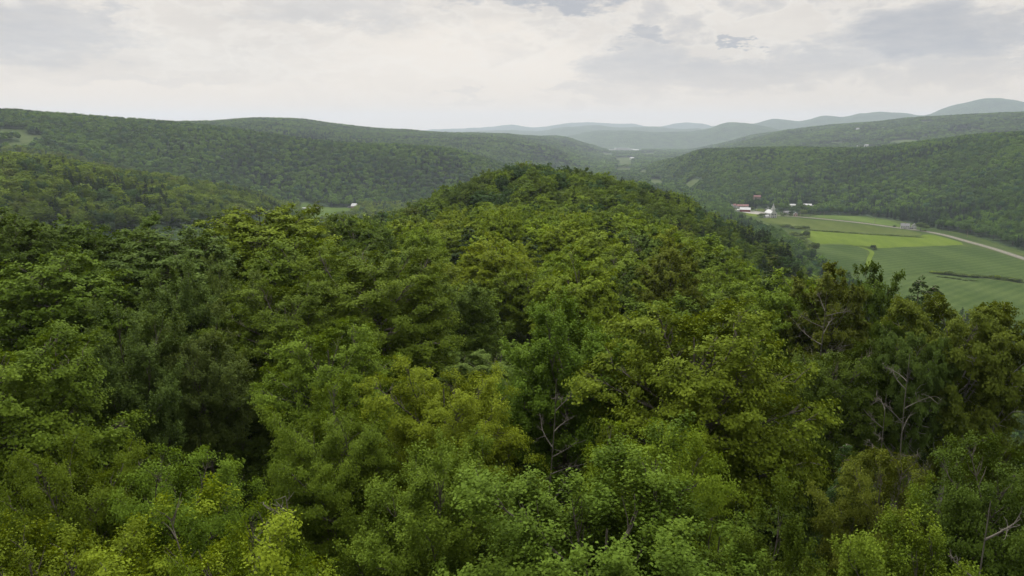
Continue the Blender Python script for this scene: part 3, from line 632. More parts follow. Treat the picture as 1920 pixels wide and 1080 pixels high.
#HEROES
random.seed(11)
HERO = [
 ('maple', 300, 962, 21.5, 3.9, 'yellow', 'yellow-green ash filling the bottom left corner beside a bare curved branch'),
 ('maple', 60, 962, 23, 3.4, 'yellow', 'yellow-green ash cut by the bottom left corner of the picture'),
 ('maple', 455, 1000, 20, 2.2, 'lime', 'low lime crown under the bare curved branch at the bottom'),
 ('upright', 1120, 838, 23.5, 5.0, 'fresh', 'big fresh green tree of upright leafy shoots at the bottom centre'),
 ('upright', 825, 790, 27, 3.4, 'green', 'dull green tree of loose plumes just left of the big bottom centre tree'),
 ('maple', 150, 797, 30, 2.7, 'lime', 'small lime green maple with raised pointed top, left of the two low crowns'),
 ('maple', 335, 825, 28.5, 3.0, 'green', 'small mid green maple with ragged flat sprays, above the corner ash'),
 ('maple', 30, 615, 45, 5.0, 'green', 'round topped maple cut off by the left edge of the picture'),
 ('maple', 600, 742, 33, 3.2, 'green', 'narrow layered maple rising from dark gaps left of centre'),
 ('maple', 850, 672, 36, 4.0, 'yellow', 'yellow-green maple of flat shelves just left of the bright upright tree'),
 ('upright', 1060, 568, 43, 3.6, 'fresh', 'bright green upright tree standing over a bare snag near the centre'),
 ('maple', 1352, 570, 41, 5.6, 'lime', 'broad lime green maple dropping in layers right of centre'),
 ('maple', 1235, 775, 28, 3.3, 'lime', 'low lime maple leaning over the bottom centre tree on its right'),
 ('upright', 1425, 925, 23, 2.6, 'green', 'greyish green tree at the bottom edge beside the dark gap'),
 ('upright', 1700, 948, 27, 2.9, 'lime', 'small yellow-green tree at the bottom edge right of the dark gap'),
 ('maple', 1662, 848, 35, 2.7, 'olive', 'olive yellow maple in front of the tall pale trunks'),
 ('conifer', 1590, 812, 37, 2.1, 'blue', 'blue-green young spruce at the right rim of the dark gap'),
 ('maple', 1890, 790, 33, 3.4, 'deep', 'leafy deep green maple at the right edge above a bare forked snag'),
 ('tall', 1800, 562, 56, 4.6, 'olive', 'tall olive tree with a long pale bare trunk near the right edge'),
 ('tall', 1700, 612, 53, 2.6, 'grey', 'slim high-crowned tree with a thin pale stem, left of the tall olive one'),
 ('tall', 1740, 640, 58, 2.8, 'deep', 'dark high-crowned tree standing close behind the slim pale stems'),
 ('maple', 1600, 640, 52, 3.4, 'deep', 'deep green maple between the lime maple and the tall pale trunks'),
 ('open', 1645, 500, 80, 4.0, 'deep', 'windblown dark green tree with slanting sprays against the crop field'),
 ('open', 1560, 492, 72, 4.0, 'olive', 'brownish olive tree tangled with bare grey branches'),
 ('conifer', 1728, 506, 88, 4.6, 'dark', 'left and larger of two blackish spruces in front of the field'),
 ('conifer', 1754, 511, 91, 4.0, 'dark', 'right and thinner of two blackish spruces in front of the field'),
 ('maple', 715, 462, 62, 6.2, 'green', 'largest maple left of centre, wide with many layered shelves'),
 ('maple', 560, 520, 60, 5.0, 'green', 'rounded maple at the left foot of the largest layered maple'),
 ('maple', 640, 605, 48, 4.3, 'green', 'dense maple below the largest layered maple'),
 ('maple', 490, 383, 88, 6.2, 'lime', 'high domed maple breaking the skyline of the near canopy on the left'),
 ('upright', 335, 478, 63, 3.6, 'grey', 'grey-green tree with upright bare looking stems left of centre'),
 ('upright', 425, 480, 66, 2.9, 'grey', 'grey-green plumed tree touching the right side of its upright twin'),
 ('upright', 235, 555, 50, 3.3, 'grey', 'grey-green tree leaning right over a dark gap on the left'),
 ('upright', 375, 572, 52, 3.0, 'grey', 'pale grey-green tree with a spiky top below the upright pair'),
 ('maple', 95, 470, 72, 5.2, 'green', 'wide maple behind the round left edge maple'),
 ('maple', 60, 388, 92, 5.8, 'deep', 'dark maple on the skyline at the left edge'),
 ('maple', 215, 402, 95, 5.4, 'deep', 'second dark skyline maple from the left edge'),
 ('conifer', 1142, 396, 150, 4.2, 'dark', 'blackish spruce standing alone in the light canopy of the saddle'),
 ('conifer', 1459, 466, 112, 3.8, 'dark', 'small black spire of spruce against the right flank of the knoll'),
 ('open', 1260, 462, 92, 4.6, 'olive', 'rusty olive tree with fine upright twigs right of centre'),
 ('maple', 1090, 470, 78, 4.8, 'lime', 'lime maple with a deep dark hollow on its left side'),
 ('maple', 930, 440, 100, 5.4, 'yellow', 'yellowish maple at the middle of the canopy facing the knoll'),
 ('maple', 556, 380, 118, 4.6, 'olive', 'olive brown-tinged tree standing up beside the little valley field'),
 ('maple', 645, 396, 128, 5.0, 'green', 'green maple on the skyline right of the little valley field'),
 ('maple', 1480, 500, 76, 4.4, 'green', 'dense green maple just before the canopy drops to the field'),
 ('open', 1850, 606, 66, 3.6, 'olive', 'olive brown-tinged tree beside the tall olive tree'),
]
for kind, x, y, r, Rr, c, lab in HERO:
    Rr *= 1.12 if kind in ('maple', 'upright') else 1.0
    X, Y, Z = at(x, y, r); place(kind, X, Y, Z, Rr, COL[c], lab)
# fill the ridge with the rest of the nearest trees
rs0 = np.random.RandomState(5)
cand = []
for _ in range(26000):
    a = R(rs0.uniform(-41, 41)); r = math.sqrt(rs0.uniform(15 ** 2, 215 ** 2)); cand.append((r, a))
def visible_top(x, y, z, slack=0.0):
    return True
ridge = []
PTS = np.array([(q[0], q[1], q[2]) for q in trees])
for r, a in cand:
    x, y = math.sin(a) * r, math.cos(a) * r
    # keep the dark hollow on the right free
    if 20 < r < 46 and 0.352 < a < 0.432: continue
    if r < 33 and rs0.rand() < .7: continue
    Rr = 4.3 + 2.6 * rs0.beta(2, 2) if r > 60 else 3.4 + 2.4 * rs0.rand()
    d = np.hypot(PTS[:, 0] - x, PTS[:, 1] - y)
    if (d < (PTS[:, 2] + Rr) * (0.94 if r < 70 else 0.82)).any(): continue
    PTS = np.vstack([PTS, (x, y, Rr)]); ridge.append((r, a, x, y, Rr))
ridge.sort()
SHORT = ['bottom left ash', 'corner ash', 'low lime crown under the curved branch', 'bottom centre tree', 'loose plumed bottom tree', 'small pointed lime maple', 'small ragged maple at lower left', 'round left edge maple',
 'narrow layered maple', 'yellow-green shelved maple', 'bright upright centre tree', 'broad lime maple', 'low lime maple', 'greyish tree by the dark gap', 'small yellow-green bottom tree', 'olive yellow maple', 'blue-green young spruce',
 'leafy right edge maple', 'tall olive tree', 'slim pale-stemmed tree', 'dark high-crowned tree', 'deep maple by the dark gap', 'windblown dark tree', 'brownish tangled tree', 'larger blackish spruce', 'thinner blackish spruce',
 'largest layered maple', 'rounded left-centre maple', 'dense left-centre maple', 'domed skyline maple', 'grey-green twin with bare stems', 'grey-green plumed twin', 'leaning grey-green tree', 'spiky pale tree', 'wide left maple',
 'left edge skyline maple', 'second dark skyline maple', 'lone spruce of the saddle', 'small black spire', 'rusty olive tree', 'lime maple with the dark hollow', 'yellowish middle maple', 'olive tree by the valley field', 'green maple by the valley field', 'dense maple above the field', 'rusty brown tree']
assert len(SHORT) == len(HERO)
for q in ('olive', 'yellow'): pass
HP = [(trees[k][0], trees[k][1], 0, SHORT[k]) for k in range(len(HERO))]; filler = []
near_rest = []
# natural openings in the near canopy
GAPS = [(185, 745, 100, 75), (470, 905, 85, 140), (1545, 900, 75, 160), (690, 900, 60, 130), (1750, 815, 95, 85), (20, 880, 60, 60), (1010, 830, 60, 60), (480, 700, 60, 70)]
NIND = 300 - len(HERO)
cnt = 0
for r, a, x, y, Rr in ridge:
    g0 = gz(x, y)
    n1 = float(fbm(np.array([x / 26.0]), np.array([y / 26.0]), 3)[0]); q = rs0.rand()
    mid = math.exp(-((a - 0.02) / 0.33) ** 2) * (1 if r > 45 else .5)
    wl = (n1 - .5) * 2.4 + mid * .75 - .22 + (q - .5) * 1.1 - (0.25 if a < -.2 or a > .3 else 0)
    cname = 'yellow' if wl > 0.75 else 'lime' if wl > 0.35 else 'green' if wl > -0.1 else 'deep' if wl > -.5 else 'grey'
    u = rs0.rand(); kind = 'maple' if u < .70 else 'upright' if u < .86 else 'open' if u < .96 else 'conifer'
    if kind == 'open' and rs0.rand() < .5: cname = 'grey'
    if kind == 'conifer': cname = 'dark'
    if r < 30: cname = 'deep'
    elif r < 66 and kind != 'conifer': cname = 'deep' if cname not in ('yellow', 'lime') or rs0.rand() < .5 else 'green'  # darker leaf colour paints shade into the near, low filler
    Ht = TH - 0.6 + rs0.normal() * 1.5 - (2.5 if r < 30 else 0) - (0.10 * abs(Rr - 4)) ; 
    if r < 72: Ht -= 3.2 + 3.6 * rs0.rand()
    zt = g0 + Ht - CAMZ; yf = y * math.cos(PITCH) - zt * math.sin(PITCH); xp = 960 + F * x / yf; yp = 540 - F * (y * math.sin(PITCH) + zt * math.cos(PITCH)) / yf
    if r < 62 and any(((xp - gx) / gw) ** 2 + ((yp - gy) / gh) ** 2 < 1 for gx, gy, gw, gh in GAPS): continue
    if cnt < NIND:
        look = {'yellow': 'yellow-green', 'lime': 'lime green', 'green': 'mid green', 'deep': 'deep green', 'grey': 'grey-green', 'olive': 'olive', 'dark': 'blackish green'}[cname]
        kn = {'maple': 'maple', 'upright': 'plumed tree', 'open': 'twiggy tree', 'conifer': 'spruce'}[kind]
        dd = [math.hypot(x - hx, y - hy) for hx, hy, _, _ in HP]; hi = dd.index(min(dd)); hx, hy, _, hn = HP[hi]
        ha = math.atan2(hx, hy); hr = math.hypot(hx, hy); lat = (a - ha) * hr; dep = r - hr
        rel = ('left of' if lat < 0 else 'right of') if abs(lat) > abs(dep) else ('behind' if dep > 0 else 'in front of')
        if min(dd) < 9: rel = 'just ' + rel if 'of' in rel and 'front' not in rel else 'close ' + rel if rel == 'behind' else rel
        elif min(dd) > 22: rel = 'well ' + rel if rel != 'in front of' else 'some way ' + rel
        e = place(kind, x, y, g0 + Ht, Rr * 0.98, COL[cname], f'{look} {kn} {rel} the {hn}', group={'maple': 'maples of the ridge canopy', 'upright': 'plumed trees of the ridge canopy', 'open': 'twiggy trees of the ridge canopy', 'conifer': 'spruces of the ridge canopy'}[kind]); cnt += 1
        filler.append((r, e))
    else: near_rest.append((x, y, Rr, Ht, cname, kind))
by = {}
for r, e in filler: by.setdefault(e['label'], []).append((r, e))
for lab, q in by.items():
    q.sort(key=lambda t: t[0])
    if len(q) == 2: q[0][1]['label'] = 'nearer ' + lab; q[1][1]['label'] = 'farther ' + lab
    elif len(q) == 3: q[0][1]['label'] = 'nearest ' + lab; q[1][1]['label'] = 'middle ' + lab; q[2][1]['label'] = 'farthest ' + lab
    elif len(q) > 3:
        q.sort(key=lambda t: math.atan2(t[1].location.x, t[1].location.y))
        for k, (_, e) in enumerate(q): e['label'] = lab + ', ' + ('first second third fourth fifth sixth seventh eighth ninth tenth eleventh twelfth thirteenth fourteenth fifteenth sixteenth'.split() + ['last'] * 40)[k] + ' from left'
print('single trees', cnt + len(HERO), 'left over', len(near_rest), 'max r', max(q[0] for q in ridge[:NIND]))

# dead wood and bare snags
def snag(x, y, r, Hh, spread, seed, label, nb=10, tw=5, base=0.13, lean=(0, 0), drop=None):
    X, Y, Z = at(x, y, r); z0 = gz(X, Y) if drop is None else Z - drop
    Ht = Z - z0
    tv, tq = dead_tree_mesh(seed, Ht, spread, nb, tw, base)
    o = link('dead_tree', mesh_np('dead_tree', tv, tq, [M['deadwood']]), loc=(X, Y, z0)); o.rotation_euler = (lean[0], lean[1], 0)
    tag(o, label, 'dead tree'); return o
snag(1020, 712, 37.5, 16, 1.8, 3, 'bare pale snag with tangled twigs below the bright upright tree', 12, 7, 0.15)
snag(1657, 735, 47, 16, 2.2, 5, 'thin bare brown stem at the dark gap, left of the pale trunks', 12, 6, 0.1)
snag(1716, 668, 49, 16, 2.8, 6, 'leafless stem with long side twigs between two high-crowned trees', 13, 6, 0.13)
snag(1868, 952, 27, 16, 2.0, 8, 'bare forked snag in the bottom right corner', 9, 5, 0.17)
snag(1548, 545, 66, 14, 4.5, 9, 'silvery spreading snag inside the brownish olive tree', 13, 6, 0.16)
snag(1180, 425, 128, 12, 4.0, 14, 'silvery bare twigs right of the lone blackish spruce', 14, 4, 0.14)
# bare curved limb reaching out of the corner ash
rsb = np.random.RandomState(4); A0 = np.array(at(486, 1048, 21.0)); B0 = np.array(at(548, 955, 21.6)); T0 = np.array((*at(300, 1000, 21.5)[:2], gz(*at(300, 1000, 21.5)[:2]) + 9))
chs = [(bend(T0, A0, rsb, .06, 6), np.linspace(.13, .08, 6)), (bend(A0, B0, rsb, .22, 7), np.linspace(.08, .025, 7))]
for k in range(16):
    f = rsb.uniform(0.1, 1); q = A0 * (1 - f) + B0 * f; e = q + (unit(rsb.normal(size=3) + np.array([-.6, 0, .9]))) * rsb.uniform(.4, 1.1)
    b2 = bend(q, e, rsb, .22, 4); chs.append((b2, np.linspace(.026, .008, 4)))
    for _ in range(3): s_ = b2[rsb.randint(1, 4)]; chs.append((bend(s_, s_ + unit(rsb.normal(size=3) + (0, 0, .5)) * .35, rsb, .2, 3), np.linspace(.01, .004, 3)))
tv, tq = tubes(chs, 6)
o = link('bare_branch', mesh_np('bare_branch', tv, tq, [M['deadwood']])); ashroot = [q for q in C.objects if q.get('label', '').startswith('yellow-green ash filling')][0]
bpy.context.view_layer.update()
o.parent = ashroot; o.matrix_parent_inverse = ashroot.matrix_world.inverted(); o['label'] = 'bare curved limb with a few twigs'

# ------------------------------------------------------------------ buildings
M['white'] = mat('white_clapboard', (0.48, 0.48, 0.46), 0.7, scale=0.8, color2=(0.58, 0.58, 0.56))
M['metalroof'] = mat('pale_metal_roof', (0.34, 0.35, 0.36), 0.5, scale=0.6, color2=(0.46, 0.46, 0.46))
M['greyroof'] = mat('grey_shingle', (0.13, 0.13, 0.135), 0.85, scale=0.8, color2=(0.22, 0.22, 0.23))
M['redroof'] = mat('dull_red_roof', (0.15, 0.075, 0.065), 0.8, scale=0.5, color2=(0.24, 0.13, 0.12))
M['barnred'] = mat('barn_red', (0.16, 0.028, 0.022), 0.85, scale=0.6, color2=(0.24, 0.05, 0.04))
M['tan'] = mat('tan_siding', (0.30, 0.22, 0.16), 0.8, scale=0.6, color2=(0.40, 0.31, 0.24))
M['glass'] = mat('dark_window', (0.03, 0.035, 0.045), 0.15, spec=0.6)
M['wood'] = mat('weathered_pole', (0.16, 0.13, 0.10), 0.9, color2=(0.26, 0.23, 0.19))
class MB:
    def __init__(s): s.v = []; s.f = []
    def box(s, x0, x1, y0, y1, z0, z1):
        o = len(s.v); s.v += [(x0, y0, z0), (x1, y0, z0), (x1, y1, z0), (x0, y1, z0), (x0, y0, z1), (x1, y0, z1), (x1, y1, z1), (x0, y1, z1)]
        s.f += [tuple(o + k for k in q) for q in ((0, 3, 2, 1), (4, 5, 6, 7), (0, 1, 5, 4), (1, 2, 6, 5), (2, 3, 7, 6), (3, 0, 4, 7))]; return s
    def poly(s, pts, faces): o = len(s.v); s.v += list(pts); s.f += [tuple(o + k for k in q) for q in faces]; return s
    def cone(s, cx, cy, z0, z1, r0, r1, n=8, ph=0.0):
        o = len(s.v)
        for z, r in ((z0, r0), (z1, r1)): s.v += [(cx + r * math.cos(ph + 2 * math.pi * k / n), cy + r * math.sin(ph + 2 * math.pi * k / n), z) for k in range(n)]
        s.f += [(o + k, o + (k + 1) % n, o + n + (k + 1) % n, o + n + k) for k in range(n)] + [tuple(o + k for k in range(n))[::-1], tuple(o + n + k for k in range(n))]; return s
    def build(s, name, m, parent=None, loc=None):
        me = bpy.data.meshes.new(name); me.from_pydata(s.v, [], s.f); me.materials.append(m); me.update(); return link(name, me, parent, loc)
def gable(parent, x0, x1, y0, y1, zw, zr, wallm, roofm, z0=-1.2, ov=0.45, cx=None):
    """ridge along x; walls with gable ends, roof slabs with thickness"""
    ym = (y0 + y1) / 2
    w_ = MB().poly([(x0, y0, z0), (x1, y0, z0), (x1, y1, z0), (x0, y1, z0), (x0, y0, zw), (x1, y0, zw), (x1, y1, zw), (x0, y1, zw), (x0, ym, zr), (x1, ym, zr)],
                   [(0, 1, 5, 4), (2, 3, 7, 6), (1, 2, 6, 9, 5), (3, 0, 4, 8, 7), (4, 5, 9, 8), (6, 7, 8, 9)])
    wo_ = w_.build('wall', wallm, parent)
    sl = (zr - zw) / (ym - y0); t_ = 0.22; a0, a1 = x0 - ov, x1 + ov; e0, e1 = y0 - ov, y1 + ov; ze = zw - sl * ov + 0.04; zt = zr + 0.04
    r_ = MB().poly([(a0, e0, ze), (a1, e0, ze), (a1, ym, zt), (a0, ym, zt), (a0, e1, ze), (a1, e1, ze), (a0, e0, ze + t_), (a1, e0, ze + t_), (a1, ym, zt + t_), (a0, ym, zt + t_), (a0, e1, ze + t_), (a1, e1, ze + t_)],
                   [(0, 3, 2, 1), (3, 4, 5, 2), (6, 7, 8, 9), (9, 8, 11, 10), (0, 1, 7, 6), (4, 10, 11, 5), (1, 2, 8, 7), (2, 5, 11, 8), (0, 6, 9, 3), (3, 9, 10, 4)])
    return wo_, r_.build('roof', roofm, parent)
def wins(parent, x0, x1, y, n, z, w_=0.9, h=1.4, side=-1, m=None):
    for k in range(n):
        cx = x0 + (x1 - x0) * (k + .5) / n; a, b_ = (y - 0.05, y + 0.04) if side < 0 else (y - 0.04, y + 0.05)
        MB().box(cx - w_ / 2, cx + w_ / 2, a, b_, z, z + h).build('window', m or M['glass'], parent)
def winx(parent, x, y0, y1, n, z, w_=0.9, h=1.4):
    for k in range(n):
        cy_ = y0 + (y1 - y0) * (k + .5) / n; MB().box(x - 0.05, x + 0.05, cy_ - w_ / 2, cy_ + w_ / 2, z, z + h).build('window', M['glass'], parent)
HOUSES = []
def ground_px(x, y, rmin=700, rmax=9000):
    rs = np.geomspace(rmin, rmax, 4000); d = np.array(at(x, y, 1.0)) - np.array([0, 0, CAMZ]); X = d[0] * rs; Y = d[1] * rs; Z = CAMZ + d[2] * rs
    hit = np.nonzero(Z <= ground(X, Y) + .3)[0]; k = hit[0] if len(hit) else len(rs) - 1
    return X[k], Y[k]
def house(name, cat, label, x, y, rz, w_, l_, hw, hr, wallm, roofm, windows=True, chimney=False, extra=None, group=None):
    X, Y = ground_px(x, y); e = empty(name, (X, Y, gz(X, Y) + 0.1), rz); tag(e, label, cat, group)
    wall, roof = gable(e, -l_ / 2, l_ / 2, -w_ / 2, w_ / 2, hw, hw + hr, wallm, roofm)
    if windows:
        n = max(2, int(l_ / 3)); wins(e, -l_ / 2, l_ / 2, -w_ / 2, n, 1.0)
        if hw > 4.5: wins(e, -l_ / 2, l_ / 2, -w_ / 2, n, 3.6)
        winx(e, -l_ / 2, -w_ / 2, w_ / 2, 2, 1.0); winx(e, l_ / 2, -w_ / 2, w_ / 2, 2, 1.0)
        MB().box(-0.55, 0.55, -w_ / 2 - 0.09, -w_ / 2 + 0.02, -0.1, 2.0).build('door', M['greyroof'], e)
    if chimney: MB().box(-0.4, 0.4, -0.5, 0.3, hw + hr * .5, hw + hr + 1.1).build('chimney', M['redroof'], roof)
    HOUSES.append((X, Y, max(w_, l_)))
    if extra: extra(e)
    return e
# church: nave with gable facing the camera, square tower, belfry and spire over the front
X, Y = on_floor(1450.5, 408.6); ch = empty('church', (X, Y, 0.1), math.radians(16)); tag(ch, 'white clapboard village church with square tower and thin spire beside the road', 'church')
# local frame: nave along y (front at -y); build gable with ridge along x then turn the children
nv = empty('nave', (0, 9.5, 0), math.pi / 2); nv.parent = ch
wl_, rf_ = gable(nv, -9.5, 9.5, -6.2, 6.2, 8.0, 13.2, M['white'], M['metalroof'])
for k in range(3):
    MB().box(-4.3 + 3.4 * k - 0.0, -4.3 + 3.4 * k + 1.7, -0.12, 0.02, 4.2, 7.4).build('window', M['glass'], ch)
for k in (-4.6, 2.9): MB().box(k, k + 1.7, -0.12, 0.02, 0.8, 2.6).build('window', M['glass'], ch)
dr = MB().box(-1.2, 1.2, -0.14, 0.02, -0.1, 2.9).build('door', M['greyroof'], ch)
for k in range(4): MB().box(-6.3, -6.18, 2.5 + 4.1 * k, 4.0 + 4.1 * k, 2.2, 6.6).build('window', M['glass'], ch)
for k in range(4): MB().box(6.18, 6.3, 2.5 + 4.1 * k, 4.0 + 4.1 * k, 2.2, 6.6).build('window', M['glass'], ch)
tw = MB().box(-2.3, 2.3, 0.6, 5.2, 8.2, 16.2).build('tower', M['white'], ch)
MB().box(-2.65, 2.65, 0.25, 5.55, 16.2, 16.7).build('cornice', M['white'], tw)
MB().cone(0, 2.9, 16.7, 19.8, 2.15, 2.0, 8, math.pi / 8).build('belfry', M['white'], tw)
MB().box(-0.6, 0.6, 0.45, 0.62, 12.2, 14.6).build('louvre', M['greyroof'], tw)
MB().cone(0, 2.9, 19.8, 26.0, 1.5, 0.05, 8, math.pi / 8).build('spire', M['metalroof'], tw)
hs_ = MB().box(-14.2, -6.3, 3.0, 9.0, -1.0, 2.9); hs_.build('annex', M['white'], ch); MB().poly([(-14.6, 2.6, 2.9), (-6.3, 2.6, 2.9), (-6.3, 9.4, 2.9), (-14.6, 9.4, 2.9), (-14.6, 6, 4.6), (-6.3, 6, 4.6)], [(0, 1, 5, 4), (2, 3, 4, 5), (3, 0, 4), (1, 2, 5), (0, 3, 2, 1)]).build('annex_roof', M['metalroof'], ch)
HOUSES.append((X, Y + 8, 24))
house('barn', 'barn', 'low barn with pale metal roof and dark red gable end beside the village road', 1397, 396.6, R(-20), 11, 19, 4.2, 3.6, M['barnred'], M['metalroof'], False, extra=lambda e: (MB().box(-15.5, -9.9, -4.5, 4.5, -1, 3.6).build('lean_to', M['white'], e), MB().box(9.5, 9.62, -1.8, 1.8, 0, 3.4).build('barn_door', M['greyroof'], e)))
house('farmhouse', 'house', 'long white farmhouse with dull red roof above the low barn', 1392, 390.5, R(-8), 9, 22, 4.6, 3.2, M['white'], M['redroof'], chimney=True)
house('house', 'house', 'white gabled house at the left end of the village, half behind ridge trees', 1376, 389.5, R(40), 7, 10, 4.8, 3.0, M['white'], M['redroof'])
house('shed', 'shed', 'tiny white shed leftmost in the village', 1368.7, 387, R(10), 4, 5, 2.8, 1.6, M['white'], M['metalroof'], False)
house('house', 'house', 'small bluish white house between the low barn and the church', 1438, 393.5, R(60), 6, 9, 4.6, 3.2, M['white'], M['greyroof'])
house('house', 'house', 'low grey-roofed house just right of the church across the road', 1475.5, 401, R(-5), 8, 13, 3.2, 2.2, M['white'], M['greyroof'])
house('house', 'house', 'dark small house by the road right of the low grey-roofed house', 1491.5, 405, R(70), 7, 9, 3.6, 3.0, M['tan'], M['greyroof'])
house('house', 'house', 'tan house in a clearing high behind the farm buildings', 1419, 373, R(5), 9, 15, 5.0, 3.0, M['tan'], M['redroof'], chimney=True)
house('house', 'house', 'pale house showing at the left of the hillside houses behind the church', 1486, 387.5, R(-18), 7, 11, 3.0, 2.4, M['white'], M['metalroof'])
house('trailer_home', 'house', 'long low pale home below the hillside lawn', 1494.5, 391, R(-20), 5, 14, 2.6, 0.9, M['white'], M['metalroof'])
house('house', 'house', 'house with bright white roof at the right of the hillside lawn', 1514, 387.5, R(-22), 9, 15, 3.2, 2.6, M['tan'], M['metalroof'])
house('shed', 'shed', 'narrow white shed standing right of the white-roofed hillside house', 1525.3, 391, R(85), 4, 7, 4.2, 2.0, M['white'], M['metalroof'], False)
house('farmhouse', 'house', 'white roadside farmhouse with slate grey roof, left of its pair on the fields', 1696.5, 428.6, R(-25), 8, 12, 4.8, 3.4, M['white'], M['greyroof'], chimney=True, extra=lambda e: MB().box(5, 11.5, -3.4, 3.2, -1, 2.6).build('porch', M['greyroof'], e))
house('house', 'house', 'small white gabled house right of the roadside farmhouse, beside a round tree', 1713.5, 428.6, R(62), 6.5, 8.5, 4.4, 3.4, M['white'], M['greyroof'])
house('barn', 'barn', 'white-roofed barn below the long left hill above the valley field', 665, 390, R(-14), 12, 10, 4.5, 4.5, M['tan'], M['metalroof'], False, extra=lambda e: MB().box(-14, -5.2, -3, 4, -1, 2.6).build('lean_to', M['greyroof'], e))
house('house', 'house', 'larger white dot of a house along the valley field edge', 596.5, 392.2, R(0), 6, 5, 3.6, 2.0, M['white'], M['metalroof'], False)
house('house', 'house', 'left small white house by the valley field edge', 579, 391.5, R(85), 5, 5.5, 3.6, 2.2, M['white'], M['metalroof'], False)
house('shed', 'shed', 'low white shed leftmost along the valley field edge', 571, 391.6, R(0), 4, 8, 1.6, 0.8, M['white'], M['metalroof'], False)
# far away on the hills and the valley floor
def far_house(x, y, w_, l_, hh, label, rmin, rz=0.0, name='house', cat='house', roofm='metalroof'):
    X, Y = ground_px(x, y, rmin, 9000); e = empty(name, (X, Y, gz(X, Y) + 0.2), rz); tag(e, label, cat, None)
    gable(e, -l_ / 2, l_ / 2, -w_ / 2, w_ / 2, hh, hh * 1.45, M['white'], M[roofm], z0=-6); HOUSES.append((X, Y, l_ * 1.6))
far_house(1608, 243, 9, 15, 6, 'white farmhouse high on the far right slope, left of two', 3600)
far_house(1656, 241.5, 8, 12, 5, 'smaller white house high on the far right slope, right of two', 3600)
far_house(1624.5, 274.5, 9, 16, 6, 'white barn just above the crest of the right hill', 2600)
far_house(1608.5, 275.5, 7, 9, 4, 'small white house left of the barn on the right hill crest', 2600)
FX0, FY0 = on_floor(1166, 281.5); e = empty('factory', (FX0, FY0, 0.1), R(3)); tag(e, 'long low white factory on the hazy valley floor below the mountains', 'factory')
MB().box(-62, 62, -25, 25, 0, 17).build('main_hall', M['white'], e); MB().box(-64, 64, -27, 27, 17, 18.2).build('roof', M['metalroof'], e); MB().box(64.2, 104, -20, 18, 0, 11).build('side_hall', M['white'], e); MB().box(-108, -64.2, -16, 14, 0, 8).build('annex', M['white'], e)
far_house(1192, 283, 22, 50, 9, 'pale shed standing right of the long valley factory', 5000, name='warehouse', cat='warehouse')
far_house(1185, 299, 14, 24, 8, 'white farmhouse among the pale fields down the valley', 2600)

# utility poles
def pole(x, y, h, label, fl=True):
    X, Y = on_floor(x, y) if fl else ground_px(x, y); e = empty('utility_pole', (X, Y, gz(X, Y)), R(30)); tag(e, label, 'utility pole', 'utility poles along the village road')
    MB().cone(0, 0, -0.5, h, 0.30, 0.2, 6).build('pole', M['wood'], e); MB().box(-1.3, 1.3, -0.22, -0.06, h - 1.0, h - 0.7).build('crossarm', M['wood'], e)
pole(1418.6, 396.5, 10, 'pole behind the road between barn and church'); pole(1500.6, 407.2, 10, 'pole beside the road right of the dark small house')
pole(1544.5, 409.5, 11, 'pole at the left end of the field beyond the road'); pole(1813, 447, 10, 'pole beyond the road near the foot of the right hill'); pole(1640, 419.5, 10, 'pole midway along the field beyond the road')

# ------------------------------------------------------------------ shrubs and small trees on the valley floor
rsh = np.random.RandomState(8)
def bush(x, y, Rr, h, cname, label, group, kind='maple', lod=2, name='shrub', cat='shrub'):
    tme, cme, _, Rc0 = proto(kind, lod, rsh.randint(0, 2))
    # a shrub's crown reaches the ground: sink the lower trunk
    sink = 0.0 if name != 'shrub' else 0.30 * h
    e = empty(name, (x, y, gz(x, y) - sink - 0.1), rsh.uniform(0, 6.28)); tag(e, label, cat, group); hz = (h + sink) / 18.0; e.scale = (Rr / Rc0, Rr / Rc0, hz)
    link('trunk', tme, e); c = link('crown', cme, e); k = rsh.uniform(.8, 1.2); c.color = (*[v * k for v in COL[cname]], 1); return e
def along(pts, n, spread): 
    P = np.array(FL(pts)); d = np.r_[0, np.cumsum(np.hypot(*np.diff(P, axis=0).T))]; q = (np.arange(n) + rsh.uniform(0.1, 0.9, n)) / n * d[-1]
    return [(np.interp(t_, d, P[:, 0]) + rsh.normal() * spread, np.interp(t_, d, P[:, 1]) + rsh.normal() * spread) for t_ in q]
for X, Y in along([(1757, 512), (1800, 518), (1860, 522), (1940, 533), (2040, 560)], 62, 1.6): bush(X, Y, rsh.uniform(2.8, 4.6), rsh.uniform(1.6, 4.4), rsh.choice(['deep', 'green', 'lime', 'grey']), 'dense low shrub in the hedgerow between the two big crop fields', 'shrubs of the hedgerow across the crop', lod=2)
for X, Y in along([(1755, 519), (1810, 526), (1830, 527)], 10, 1.0): bush(X, Y, rsh.uniform(1.5, 2.4), rsh.uniform(1.0, 1.9), 'deep', 'small shrub in the short second row below the hedgerow', 'shrubs of the short second row')
for X, Y in along([(1500, 429.5), (1530, 433), (1580, 436.5), (1640, 440.5), (1690, 443.5), (1723, 445)], 60, 1.5): bush(X, Y, rsh.uniform(2.4, 4.6), rsh.uniform(0.8, 2.4), rsh.choice(['deep', 'green', 'grey']), 'low dark shrub in the drain between the hay field and the bright meadow', 'shrubs along the drain', lod=3)
for X, Y in along([(1468, 424), (1490, 429), (1515, 430)], 14, 5): bush(X, Y, rsh.uniform(3.5, 5.5), rsh.uniform(3, 6), rsh.choice(['grey', 'green', 'deep']), 'rounded shrub in the clump at the left end of the drain', 'clumped shrubs at the left end of the drain', lod=3)
